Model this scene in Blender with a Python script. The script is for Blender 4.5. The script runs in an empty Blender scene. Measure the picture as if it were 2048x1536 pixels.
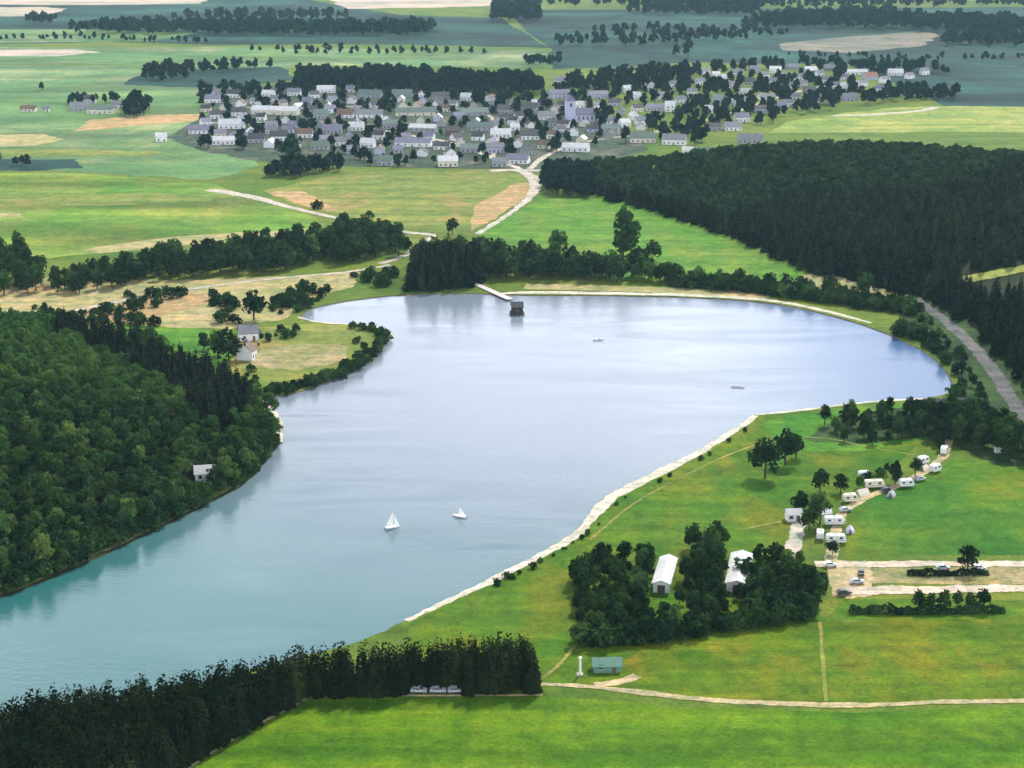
import bpy, bmesh, math, random
import numpy as np
from mathutils import Vector, Matrix
from mathutils.geometry import delaunay_2d_cdt

SC = bpy.context.scene
COL = SC.collection
R = math.radians
NP = np.array

# ------------------------------------------------------------------ camera, sky, sun, exposure
CAM_H, PITCH, FPX = 192.0, math.atan(968 / 3500.0), 3500.0     # focal length in pixels of a 2048-wide picture
cam_d = bpy.data.cameras.new('camera')
cam = bpy.data.objects.new('camera', cam_d)
COL.objects.link(cam)
cam.location = (0, 0, CAM_H)
cam.rotation_euler = (math.pi / 2 - PITCH, 0, 0)
cam_d.sensor_width = 36
cam_d.lens = FPX / 2048 * 36
cam_d.clip_start, cam_d.clip_end = 1.0, 60000
SC.camera = cam

SUN_EL, SUN_AZ = R(46), R(22)                                   # azimuth clockwise from +Y (the view direction)
world = bpy.data.worlds.new('World')
SC.world = world
world.use_nodes = True
wn = world.node_tree
sky = wn.nodes.new('ShaderNodeTexSky')
sky.sky_type = 'NISHITA'
sky.sun_disc = False
sky.sun_elevation, sky.sun_rotation = SUN_EL, SUN_AZ
sky.air_density, sky.dust_density, sky.ozone_density = 1.2, 1.6, 1.5
def sky_clouds():
    """broken white cloud on a flat layer overhead"""
    N, L = wn.nodes.new, wn.links.new
    tc = N('ShaderNodeTexCoord'); sx = N('ShaderNodeSeparateXYZ'); L(tc.outputs['Generated'], sx.inputs[0])
    zz = N('ShaderNodeMath'); zz.operation = 'MAXIMUM'; L(sx.outputs[2], zz.inputs[0]); zz.inputs[1].default_value = .03
    za = N('ShaderNodeMath'); za.operation = 'ADD'; L(zz.outputs[0], za.inputs[0]); za.inputs[1].default_value = .12
    dv = N('ShaderNodeVectorMath'); dv.operation = 'DIVIDE'; L(tc.outputs['Generated'], dv.inputs[0])
    cb = N('ShaderNodeCombineXYZ'); L(za.outputs[0], cb.inputs[0]); L(za.outputs[0], cb.inputs[1]); cb.inputs[2].default_value = 1
    L(cb.outputs[0], dv.inputs[1])
    n = N('ShaderNodeTexNoise'); n.inputs['Scale'].default_value = 1.1; n.inputs['Detail'].default_value = 6; n.inputs['Roughness'].default_value = .55
    L(dv.outputs[0], n.inputs['Vector'])
    r = N('ShaderNodeMapRange'); r.inputs[1].default_value = .38; r.inputs[2].default_value = .60; L(n.outputs['Fac'], r.inputs[0])
    lo = N('ShaderNodeMapRange'); lo.interpolation_type = 'SMOOTHSTEP'; lo.inputs[1].default_value = .62; lo.inputs[2].default_value = .36; lo.inputs[3].default_value = .12; lo.inputs[4].default_value = 1.0
    L(sx.outputs[2], lo.inputs[0])                               # the bank of cloud stands low in the sky
    cv = N('ShaderNodeMath'); cv.operation = 'MULTIPLY'; L(r.outputs[0], cv.inputs[0]); L(lo.outputs[0], cv.inputs[1])
    m = N('ShaderNodeMix'); m.data_type = 'RGBA'; L(cv.outputs[0], m.inputs[0]); L(sky.outputs[0], m.inputs[6]); m.inputs[7].default_value = (64, 67, 77, 1)
    return m.outputs[2]
wn.nodes['Background'].inputs[1].default_value = 0.06
wn.links.new(sky_clouds(), wn.nodes['Background'].inputs[0])

sun_d = bpy.data.lights.new('sun', 'SUN')
sun_d.energy, sun_d.angle, sun_d.color = 4.6, R(0.5), (1.0, 0.95, 0.86)
sun = bpy.data.objects.new('sun', sun_d)
COL.objects.link(sun)
sdir = Vector((math.sin(SUN_AZ) * math.cos(SUN_EL), math.cos(SUN_AZ) * math.cos(SUN_EL), math.sin(SUN_EL)))
sun.rotation_euler = sdir.to_track_quat('Z', 'Y').to_euler()
sun.location = (200, 300, 600)

SC.view_settings.view_transform = 'Standard'
SC.view_settings.look = 'None'
SC.view_settings.exposure = 0.04
SC.view_settings.gamma = 1
SC.cycles.volume_bounces = 1
SC.cycles.max_bounces = 6
SC.cycles.transparent_max_bounces = 8

# ------------------------------------------------------------------ helpers
def G(px, py, z=0.0):
    """Ground point (height z) seen at a pixel of the 2048x1536 survey picture."""
    u, v = (px - 1024) / FPX, (768 - py) / FPX
    dx, dy = u, math.cos(PITCH) + v * math.sin(PITCH)
    dz = -math.sin(PITCH) + v * math.cos(PITCH)
    t = (z - CAM_H) / dz
    return (dx * t, dy * t)

def GP(pts): return [G(*p) for p in pts]

def mpp(py, px=1024):
    """metres per picture pixel, across the view, on the ground at row py"""
    a, b = G(px, py), G(px + 1, py)
    return b[0] - a[0]

def tag(o, label=None, cat=None, group=None, kind=None):
    if label: o['label'] = label
    if cat: o['category'] = cat
    if group: o['group'] = group
    if kind: o['kind'] = kind
    return o

def link(name, me, parent=None, loc=None, rz=None, sc=None):
    o = bpy.data.objects.new(name, me)
    COL.objects.link(o)
    if parent is not None: o.parent = parent
    if loc is not None: o.location = loc
    if rz is not None: o.rotation_euler = (0, 0, rz)
    if sc is not None: o.scale = sc if hasattr(sc, '__len__') else (sc, sc, sc)
    return o

def np_mesh(name, verts, faces, mat, midx=None):
    """mesh from numpy verts (n,3) and equal-sided faces (m,k)"""
    me = bpy.data.meshes.new(name)
    m, k = faces.shape
    me.vertices.add(len(verts)); me.vertices.foreach_set('co', np.asarray(verts, np.float32).ravel())
    me.loops.add(m * k); me.loops.foreach_set('vertex_index', faces.astype(np.int32).ravel())
    me.polygons.add(m); me.polygons.foreach_set('loop_start', np.arange(0, m * k, k, dtype=np.int32))
    for mm in (mat if isinstance(mat, (list, tuple)) else [mat]): me.materials.append(mm)
    if midx is not None: me.polygons.foreach_set('material_index', midx.astype(np.int32))
    me.update(calc_edges=True)
    return me

class MB:
    """collects simple solids into one mesh"""
    def __init__(s): s.v, s.f, s.m = [], [], []
    def add(s, v, f, mi=0):
        b = len(s.v); s.v += [tuple(p) for p in v]; s.f += [tuple(i + b for i in q) for q in f]; s.m += [mi] * len(f)
    def box(s, x0, x1, y0, y1, z0, z1, mi=0):
        s.add([(x0, y0, z0), (x1, y0, z0), (x1, y1, z0), (x0, y1, z0), (x0, y0, z1), (x1, y0, z1), (x1, y1, z1), (x0, y1, z1)],
              [(0, 3, 2, 1), (4, 5, 6, 7), (0, 1, 5, 4), (1, 2, 6, 5), (2, 3, 7, 6), (3, 0, 4, 7)], mi)
    def tube(s, pts, rads, n=7, mi=0):
        rings = []
        b = len(s.v)
        for i, (p, r) in enumerate(zip(pts, rads)):
            p = Vector(p)
            d = (Vector(pts[min(i + 1, len(pts) - 1)]) - Vector(pts[max(i - 1, 0)])).normalized()
            a = d.orthogonal().normalized(); c = d.cross(a)
            for k in range(n):
                t = 2 * math.pi * k / n
                s.v.append(tuple(p + (a * math.cos(t) + c * math.sin(t)) * r))
        for i in range(len(pts) - 1):
            for k in range(n):
                s.f.append((b + i * n + k, b + i * n + (k + 1) % n, b + (i + 1) * n + (k + 1) % n, b + (i + 1) * n + k)); s.m.append(mi)
        s.f.append(tuple(b + k for k in reversed(range(n)))); s.m.append(mi)
        s.f.append(tuple(b + (len(pts) - 1) * n + k for k in range(n))); s.m.append(mi)
    def loft(s, rings, mi=0, cap=True):
        b = len(s.v); n = len(rings[0])
        for r in rings: s.v += [tuple(p) for p in r]
        for i in range(len(rings) - 1):
            for k in range(n):
                s.f.append((b + i * n + k, b + i * n + (k + 1) % n, b + (i + 1) * n + (k + 1) % n, b + (i + 1) * n + k)); s.m.append(mi)
        if cap:
            s.f.append(tuple(b + k for k in reversed(range(n)))); s.m.append(mi)
            s.f.append(tuple(b + (len(rings) - 1) * n + k for k in range(n))); s.m.append(mi)
    def mesh(s, name, mats):
        me = bpy.data.meshes.new(name)
        me.from_pydata(s.v, [], s.f)
        for m in (mats if isinstance(mats, (list, tuple)) else [mats]): me.materials.append(m)
        me.polygons.foreach_set('material_index', s.m)
        bm = bmesh.new(); bm.from_mesh(me); bmesh.ops.recalc_face_normals(bm, faces=bm.faces); bm.to_mesh(me); bm.free()
        me.update()
        return me
    def build(s, name, mats, parent=None, **k): return link(name, s.mesh(name, mats), parent, **k)

def srgb(r, g, b):
    f = lambda c: (c / 255 / 12.92) if c / 255 <= 0.04045 else ((c / 255 + 0.055) / 1.055) ** 2.4
    return (f(r), f(g), f(b))

def smooth_closed(pts, it=2):
    for _ in range(it):
        out = []
        for i in range(len(pts)):
            a, b = pts[i], pts[(i + 1) % len(pts)]
            out.append((a[0] * .75 + b[0] * .25, a[1] * .75 + b[1] * .25))
            out.append((a[0] * .25 + b[0] * .75, a[1] * .25 + b[1] * .75))
        pts = out
    return pts

def smooth_open(pts, it=2):
    for _ in range(it):
        out = [pts[0]]
        for a, b in zip(pts[:-1], pts[1:]):
            out.append((a[0] * .75 + b[0] * .25, a[1] * .75 + b[1] * .25))
            out.append((a[0] * .25 + b[0] * .75, a[1] * .25 + b[1] * .75))
        pts = out + [pts[-1]]
    return pts

def inside(poly, x, y):
    c = False
    for i in range(len(poly)):
        x1, y1 = poly[i]; x2, y2 = poly[i - 1]
        if (y1 > y) != (y2 > y) and x < (x2 - x1) * (y - y1) / (y2 - y1) + x1: c = not c
    return c

def pt_in(poly, P):
    """vectorised inside test: P (n,2)"""
    c = np.zeros(len(P), bool)
    for i in range(len(poly)):
        x1, y1 = poly[i]; x2, y2 = poly[i - 1]
        if y1 == y2: continue
        k = ((y1 > P[:, 1]) != (y2 > P[:, 1])) & (P[:, 0] < (x2 - x1) * (P[:, 1] - y1) / (y2 - y1) + x1)
        c ^= k
    return c

def dist_poly(poly, P, closed=True):
    """distance of points P (n,2) to the polygon's outline"""
    d = np.full(len(P), 1e9)
    n = len(poly)
    for i in range(n if closed else n - 1):
        a = np.array(poly[i]); b = np.array(poly[(i + 1) % n]); ab = b - a
        t = np.clip(((P - a) @ ab) / max(ab @ ab, 1e-9), 0, 1)
        d = np.minimum(d, np.linalg.norm(P - (a + t[:, None] * ab), axis=1))
    return d

# ------------------------------------------------------------------ materials (procedural)
def mat(name, build):
    m = bpy.data.materials.new(name); m.use_nodes = True
    nt = m.node_tree; nt.nodes.clear()
    out = nt.nodes.new('ShaderNodeOutputMaterial')
    build(nt, out, lambda t, **k: _node(nt, t, k), nt.links.new)
    return m

def _node(nt, t, k):
    n = nt.nodes.new(t)
    for a, b in k.items(): setattr(n, a, b)
    return n

def noise(N, L, scale, detail=4, rough=.6, coord=None, stretch=None, dist=0.0):
    co = coord
    if co is None:
        g = N('ShaderNodeNewGeometry'); co = g.outputs['Position']
    if stretch is not None:
        mp = N('ShaderNodeMapping'); mp.inputs['Scale'].default_value = stretch[0]; mp.inputs['Rotation'].default_value = (0, 0, stretch[1])
        L(co, mp.inputs['Vector']); co = mp.outputs[0]
    t = N('ShaderNodeTexNoise'); t.inputs['Scale'].default_value = scale; t.inputs['Detail'].default_value = detail
    t.inputs['Roughness'].default_value = rough; t.inputs['Distortion'].default_value = dist
    L(co, t.inputs['Vector'])
    return t.outputs['Fac']

def ramp(N, L, fac, stops):
    r = N('ShaderNodeValToRGB')
    el = r.color_ramp.elements
    while len(el) < len(stops): el.new(0.5)
    for e, (p, c) in zip(el, stops): e.position = p; e.color = (*c, 1)
    L(fac, r.inputs[0])
    return r.outputs[0]

def mixc(N, L, fac, a, b, mode='MIX'):
    m = N('ShaderNodeMix', data_type='RGBA', blend_type=mode)
    if isinstance(fac, float): m.inputs[0].default_value = fac
    else: L(fac, m.inputs[0])
    for i, c in ((6, a), (7, b)):
        if isinstance(c, tuple): m.inputs[i].default_value = (*c, 1)
        else: L(c, m.inputs[i])
    return m.outputs[2]

def field_mat(name, c1, c2, c3=None, size=40, rows=None, rowamt=.35, fine=.35, tone=None, tram=None):
    """grass or crop: three tones in big soft patches, fine tufts, and optional mowing or drill rows at an angle"""
    c3 = c3 or tuple(.5 * (a + b) for a, b in zip(c1, c2))
    if tone: c1, c2, c3 = [tuple(a * b for a, b in zip(c, tone)) for c in (c1, c2, c3)]
    def b(nt, out, N, L):
        big = noise(N, L, 1 / size, 5, .62, stretch=((1, .55, 1), 0.2), dist=.4)
        col = ramp(N, L, big, [(.36, c1), (.5, c3), (.64, c2)])
        f = noise(N, L, .9, 4, .75)
        fr = ramp(N, L, f, [(.3, (1 - fine,) * 3), (.7, (1 + fine * .8,) * 3)])
        col = mixc(N, L, 1.0, col, fr, 'MULTIPLY')
        blot = noise(N, L, 1 / (size * .42), 4, .7, dist=.8)
        col = mixc(N, L, 1.0, col, ramp(N, L, blot, [(.36, (.72, .80, .78)), (.5, (1, 1, 1)), (.66, (1.28, 1.1, 1.0))]), 'MULTIPLY')
        sk = noise(N, L, 1.0, 5, .6, stretch=((.35 / size, 2.4 / size, .01), .06), dist=.3)
        col = mixc(N, L, 1.0, col, ramp(N, L, sk, [(.33, (.74, .84, .80)), (.5, (1, 1, 1)), (.64, (1.42, 1.16, 1.15))]), 'MULTIPLY')
        med = noise(N, L, 1 / 7.0, 3, .6)
        mr = ramp(N, L, med, [(.35, (.82, .86, .8)), (.65, (1.14, 1.1, 1.1))])
        col = mixc(N, L, 1.0, col, mr, 'MULTIPLY')
        if rows is not None:
            w = noise(N, L, 1.0, 2, .5, stretch=((.004, rows[0], .01), rows[1]))
            wr = ramp(N, L, w, [(.38, (1 - rowamt,) * 3), (.62, (1 + rowamt * .8,) * 3)])
            col = mixc(N, L, 1.0, col, wr, 'MULTIPLY')
        tf = noise(N, L, .28, 6, .72)
        col = mixc(N, L, 1.0, col, ramp(N, L, tf, [(.34, (.76, .80, .78)), (.5, (1, 1, 1)), (.66, (1.22, 1.16, 1.1))]), 'MULTIPLY')
        if tram is not None:                                      # pairs of wheel tracks left by the tractor
            g_ = N('ShaderNodeNewGeometry'); mp_ = N('ShaderNodeMapping'); mp_.inputs['Rotation'].default_value = (0, 0, tram[1]); L(g_.outputs['Position'], mp_.inputs['Vector'])
            wv = N('ShaderNodeTexWave'); wv.bands_direction = 'Y'; wv.inputs['Scale'].default_value = .3142 / tram[0]; wv.inputs['Distortion'].default_value = .6; wv.inputs['Detail Scale'].default_value = .1
            L(mp_.outputs[0], wv.inputs['Vector'])
            col = mixc(N, L, 1.0, col, ramp(N, L, wv.outputs['Fac'], [(.86, (1, 1, 1)), (.93, (1.25, 1.12, 1.3)), (.96, (.92, .95, .9)), (1.0, (1.25, 1.12, 1.3))]), 'MULTIPLY')
        p = N('ShaderNodeBsdfPrincipled'); p.inputs['Roughness'].default_value = .95; p.inputs['Specular IOR Level'].default_value = .12
        L(col, p.inputs['Base Color'])
        bu = N('ShaderNodeBump'); bu.inputs['Strength'].default_value = .6; bu.inputs['Distance'].default_value = .5
        L(f, bu.inputs['Height']); L(bu.outputs[0], p.inputs['Normal'])
        L(p.outputs[0], out.inputs[0])
    return mat(name, b)

def leaf_mat(name, dark, light, warm=None, trans=.25):
    warm = warm or light
    def b(nt, out, N, L):
        f = noise(N, L, .16, 3, .6)
        col = ramp(N, L, f, [(.35, dark), (.52, tuple(.5 * (a + c) for a, c in zip(dark, light))), (.68, light)])
        oi = N('ShaderNodeObjectInfo')
        col = mixc(N, L, 1.0, col, ramp(N, L, oi.outputs['Random'], [(0, (.5, .6, .75)), (.55, (1, 1, 1)), (.85, (1.3, 1.2, 1.1)), (1, (2.3, 2.0, 1.7))]), 'MULTIPLY')
        g = noise(N, L, 1.7, 2, .5)
        col = mixc(N, L, 1.0, col, ramp(N, L, g, [(.3, (.7, .7, .7)), (.7, (1.3, 1.3, 1.2))]), 'MULTIPLY')
        big = noise(N, L, .03, 2, .5)
        col = mixc(N, L, 1.0, col, ramp(N, L, big, [(.35, (.8, .88, .95)), (.65, (1.2, 1.1, .95))]), 'MULTIPLY')
        d = N('ShaderNodeBsdfDiffuse'); t = N('ShaderNodeBsdfTranslucent'); mx = N('ShaderNodeMixShader')
        mx.inputs[0].default_value = trans
        L(col, d.inputs[0]); L(mixc(N, L, 1.0, col, (1.1, 1.25, .6), 'MULTIPLY'), t.inputs[0])
        L(d.outputs[0], mx.inputs[1]); L(t.outputs[0], mx.inputs[2]); L(mx.outputs[0], out.inputs[0])
    return mat(name, b)

def plain_mat(name, c, rough=.8, var=.15, scale=.6, metal=0.0, spec=.3):
    def b(nt, out, N, L):
        tc = N('ShaderNodeTexCoord')
        f = noise(N, L, scale, 4, .65, coord=tc.outputs['Object'])
        col = mixc(N, L, 1.0, c, ramp(N, L, f, [(.3, (1 - var,) * 3), (.7, (1 + var * .6,) * 3)]), 'MULTIPLY')
        p = N('ShaderNodeBsdfPrincipled'); p.inputs['Roughness'].default_value = rough; p.inputs['Metallic'].default_value = metal
        p.inputs['Specular IOR Level'].default_value = spec
        L(col, p.inputs['Base Color']); L(p.outputs[0], out.inputs[0])
    return mat(name, b)

def roof_mat(name, c):
    def b(nt, out, N, L):
        tc = N('ShaderNodeTexCoord')
        f = noise(N, L, .5, 4, .7, coord=tc.outputs['Object'])
        w = N('ShaderNodeTexWave'); w.inputs['Scale'].default_value = 1.6; w.bands_direction = 'Y'
        L(tc.outputs['Object'], w.inputs['Vector'])
        col = mixc(N, L, 1.0, c, ramp(N, L, f, [(.3, (.7, .7, .7)), (.7, (1.2, 1.15, 1.1))]), 'MULTIPLY')
        col = mixc(N, L, .35, col, mixc(N, L, w.outputs['Fac'], (.03, .03, .03), c))
        p = N('ShaderNodeBsdfPrincipled'); p.inputs['Roughness'].default_value = .75
        L(col, p.inputs['Base Color']); L(p.outputs[0], out.inputs[0])
    return mat(name, b)

def water_mat():
    def b(nt, out, N, L):
        g = N('ShaderNodeNewGeometry')
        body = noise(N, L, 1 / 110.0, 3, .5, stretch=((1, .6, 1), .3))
        # green near arm, grey sky reflection painted into open water, bluer right end
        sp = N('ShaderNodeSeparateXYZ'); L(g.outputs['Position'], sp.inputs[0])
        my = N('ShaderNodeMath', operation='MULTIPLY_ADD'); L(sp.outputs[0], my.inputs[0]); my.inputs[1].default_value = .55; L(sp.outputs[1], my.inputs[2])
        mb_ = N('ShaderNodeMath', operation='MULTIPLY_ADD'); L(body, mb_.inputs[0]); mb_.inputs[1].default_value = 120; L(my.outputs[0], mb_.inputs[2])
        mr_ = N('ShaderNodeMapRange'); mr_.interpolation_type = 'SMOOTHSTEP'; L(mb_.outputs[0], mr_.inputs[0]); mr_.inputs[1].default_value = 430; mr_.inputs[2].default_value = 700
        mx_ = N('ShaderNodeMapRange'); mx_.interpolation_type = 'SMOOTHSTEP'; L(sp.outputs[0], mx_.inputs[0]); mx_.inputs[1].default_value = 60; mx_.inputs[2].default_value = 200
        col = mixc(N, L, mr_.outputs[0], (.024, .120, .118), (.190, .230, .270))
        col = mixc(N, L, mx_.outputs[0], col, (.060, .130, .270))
        p = N('ShaderNodeBsdfPrincipled')
        L(col, p.inputs['Base Color'])
        p.inputs['IOR'].default_value = 1.333
        wind = noise(N, L, 1 / 45.0, 6, .65, stretch=((.5, 2.2, 1), .12), dist=.8)
        rr = N('ShaderNodeMapRange'); rr.inputs[1].default_value = .35; rr.inputs[2].default_value = .7; rr.inputs[3].default_value = .05; rr.inputs[4].default_value = .22
        L(wind, rr.inputs[0]); L(rr.outputs[0], p.inputs['Roughness'])
        w1 = noise(N, L, .9, 3, .6, stretch=((1, 1.6, 1), .4))
        w2 = noise(N, L, .22, 2, .5, stretch=((1, 2.2, 1), .2))
        ad = N('ShaderNodeMath', operation='ADD'); L(w1, ad.inputs[0]); L(w2, ad.inputs[1])
        st = N('ShaderNodeMapRange'); st.inputs[1].default_value = .35; st.inputs[2].default_value = .7; st.inputs[3].default_value = .06; st.inputs[4].default_value = .26
        L(wind, st.inputs[0])
        bu = N('ShaderNodeBump'); bu.inputs['Distance'].default_value = .35; L(st.outputs[0], bu.inputs['Strength'])
        L(ad.outputs[0], bu.inputs['Height']); L(bu.outputs[0], p.inputs['Normal'])
        L(p.outputs[0], out.inputs[0])
    return mat('lake_water', b)

M = {}
M['ground'] = field_mat('meadow_grass', (.075, .17, .028), (.13, .20, .045), size=90, tone=(1.0, .90, .55))
M['bottom'] = field_mat('bright_crop', (.050, .165, .010), (.080, .200, .014), (.06, .185, .011), size=35, rows=(.12, .02), rowamt=.12, tram=(9, .03), tone=(1.15, .90, .42))
M['olive'] = field_mat('olive_pasture', (.115, .185, .012), (.165, .195, .022), (.070, .180, .012), size=35, rows=(.12, .03), rowamt=.14, tram=(14, -.05), tone=(1.0,.82,.42))
M['lakegrass'] = field_mat('lakeside_grass', (.045, .165, .016), (.120, .180, .020), (.068, .170, .016), size=26, tone=(1.05, .90, .45))
M['greenright'] = field_mat('right_meadow', (.030, .15, .020), (.15, .19, .025), (.065, .18, .02), size=50, tone=(1.05, .90, .45))
M['midgreen'] = field_mat('fresh_pasture', (.075, .24, .030), (.13, .25, .05), (.09, .24, .04), size=35, tone=(1.0, .90, .55))
M['oat'] = field_mat('ripening_crop', (.20, .25, .075), (.27, .25, .10), (.16, .24, .055), size=45, rows=(.05, .1), rowamt=.12, tone=(.95,.9,.7))
M['pinkgrass'] = field_mat('worn_dry_grass', (.34, .29, .17), (.20, .22, .07), size=14)
M['stubble'] = field_mat('tan_stubble', (.36, .26, .12), (.42, .30, .15), size=25)
M['pale'] = field_mat('pale_dry_grass', (.38, .33, .17), (.30, .30, .12), size=20)
M['leftgreen'] = field_mat('left_pasture', (.085, .235, .040), (.19, .27, .09), (.125, .24, .05), size=70, rows=(.018, .05), rowamt=.35, tone=(1.0, .90, .55))
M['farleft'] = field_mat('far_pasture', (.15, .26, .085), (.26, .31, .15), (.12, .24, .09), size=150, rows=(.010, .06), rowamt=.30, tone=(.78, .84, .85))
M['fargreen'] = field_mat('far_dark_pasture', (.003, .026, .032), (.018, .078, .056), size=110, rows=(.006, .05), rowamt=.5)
M['farpale'] = field_mat('far_harvested', (.48, .40, .34), (.40, .36, .27), size=200)
M['fallow'] = field_mat('grey_fallow', (.13, .15, .12), (.20, .19, .15), size=120)
M['yellow'] = field_mat('yellow_crop', (.17, .27, .05), (.30, .33, .09), size=60)
M['meadow'] = field_mat('clearing_grass', (.045, .20, .02), (.09, .25, .04), size=25, tone=(1.0, .90, .55))
M['forestfloor'] = field_mat('forest_floor', (.018, .030, .012), (.03, .04, .016), size=15)
M['shade'] = field_mat('painted_shade_undergrowth', (.022, .055, .016), (.05, .10, .025), (.03, .075, .02), size=18)  # rank growth, with the trees' shade painted into its dark green
M['villagelot'] = field_mat('village_gardens', (.050, .095, .055), (.11, .12, .09), (.035, .065, .042), size=22)
M['shore'] = field_mat('shore_sand', (.50, .47, .38), (.60, .57, .50), size=6, fine=.2)
M['track'] = field_mat('sandy_track', (.46, .38, .24), (.36, .33, .17), size=7, fine=.3)
M['gravel'] = field_mat('white_gravel', (.50, .47, .42), (.42, .40, .34), size=8, fine=.25)
M['pinkish'] = field_mat('pinkish_gravel', (.52, .43, .34), (.60, .52, .44), size=6, fine=.25)
M['asphalt'] = field_mat('worn_asphalt', (.10, .105, .11), (.155, .16, .165), size=14, fine=.2)
M['bank'] = field_mat('muddy_bank', (.09, .08, .05), (.16, .13, .08), size=5)
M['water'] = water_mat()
M['bark'] = plain_mat('bark', (.07, .05, .035), .9, .4, 2)
M['leaf'] = leaf_mat('broad_leaves', (.012, .040, .016), (.055, .115, .040))
M['leaflight'] = leaf_mat('pale_leaves', (.035, .075, .022), (.095, .155, .050))
M['leafdark'] = leaf_mat('dark_leaves', (.008, .026, .014), (.036, .078, .026), trans=.15)
M['topleaf'] = leaf_mat('sunlit_hilltop_leaves', (.016, .045, .026), (.062, .115, .055))  # sunlight on the hilltop painted as a lighter leaf colour
M['needle'] = leaf_mat('spruce_needles', (.006, .013, .007), (.019, .030, .012), trans=.06)
M['pine'] = leaf_mat('hill_needles', (.004, .010, .008), (.014, .027, .016), trans=.06)
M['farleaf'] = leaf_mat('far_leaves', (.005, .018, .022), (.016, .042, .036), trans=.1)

# ------------------------------------------------------------------ ground, lake, shore
lake_px = [(-120, 1225), (0, 1188), (100, 1150), (200, 1105), (300, 1058), (400, 1008), (480, 966), (528, 918), (556, 880), (556, 840), (530, 805), (512, 788),
           (560, 792), (620, 776), (690, 748), (740, 722), (768, 692), (780, 668), (762, 654), (700, 648), (620, 644), (592, 636), (620, 616), (680, 602),
           (760, 592), (820, 588), (900, 586), (960, 586), (1040, 590), (1200, 590), (1400, 594), (1540, 604), (1640, 624), (1740, 652), (1830, 690), (1884, 728),
           (1908, 762), (1900, 788), (1850, 797), (1700, 806), (1600, 820), (1510, 829), (1480, 850), (1400, 902), (1320, 942), (1230, 988), (1185, 1030), (1160, 1068),
           (1070, 1115), (980, 1160), (900, 1196), (820, 1236), (740, 1276), (600, 1316), (420, 1362), (200, 1416), (0, 1462), (-160, 1500)]
lake = smooth_closed(GP(lake_px), 2)
rngs = random.Random(4)
lake = [(x + rngs.uniform(-.5, .5), y + rngs.uniform(-.5, .5)) for x, y in lake]

def sheet(name, poly, z, m, kind='structure', holes=(), grid=None):
    """flat sheet from a ground-plan outline, with optional holes"""
    pts, edges = [], []
    for pl in [poly, *holes]:
        b = len(pts); pts += [Vector(p) for p in pl]; n = len(pl)
        edges += [(b + i, b + (i + 1) % n) for i in range(n)]
    v, e, f, *_ = delaunay_2d_cdt(pts, edges, [], 1, 1e-5)
    keep = [q for q in f if inside(poly, *(sum((v[i] for i in q), Vector((0, 0))) / len(q))) and
            not any(inside(h, *(sum((v[i] for i in q), Vector((0, 0))) / len(q))) for h in holes)]
    me = bpy.data.meshes.new(name)
    me.from_pydata([(p.x, p.y, z) for p in v], [], keep)
    me.materials.append(m)
    bm = bmesh.new(); bm.from_mesh(me)
    for fc in bm.faces:
        if fc.normal.z < 0: fc.normal_flip()
    bm.to_mesh(me); bm.free()
    o = link(name, me)
    if kind: o['kind'] = kind
    return o

def wobble(poly, amp, seed, n=6):
    rg = random.Random(seed); out = []
    for i in range(len(poly)):
        a, b = poly[i], poly[(i + 1) % len(poly)]
        for k in range(n):
            t = k / n
            out.append((a[0] + (b[0] - a[0]) * t + rg.uniform(-amp, amp), a[1] + (b[1] - a[1]) * t + rg.uniform(-amp, amp) * 1.6))
    return out

BIG = [(-7000, -600), (7000, -600), (7000, 13000), (-7000, 13000)]
sheet('ground', BIG, 0.0, M['ground'], holes=[lake])

def offset_closed(poly, d):
    n = len(poly); out = []
    area = sum(poly[i][0] * poly[(i + 1) % n][1] - poly[(i + 1) % n][0] * poly[i][1] for i in range(n))
    s = 1 if area > 0 else -1
    for i in range(n):
        a, b = Vector(poly[i - 1]), Vector(poly[(i + 1) % n])
        t = (b - a).normalized(); nn = Vector((t.y, -t.x)) * s
        out.append((poly[i][0] + nn.x * d(i), poly[i][1] + nn.y * d(i)))
    return out

inner = offset_closed(lake, lambda i: -1.6)
mb = MB(); n = len(lake)
mb.v = [(x, y, 0.0) for x, y in lake] + [(x, y, -1.4) for x, y in inner]
for i in range(n):
    j = (i + 1) % n
    mb.f.append((i, j, n + j, n + i)); mb.m.append(0)
tag(mb.build('lake_bank', M['bank']), kind='structure')
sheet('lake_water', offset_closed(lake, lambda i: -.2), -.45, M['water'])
sheet('lake_bed', offset_closed(lake, lambda i: .5), -1.39, M['bank'])

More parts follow.
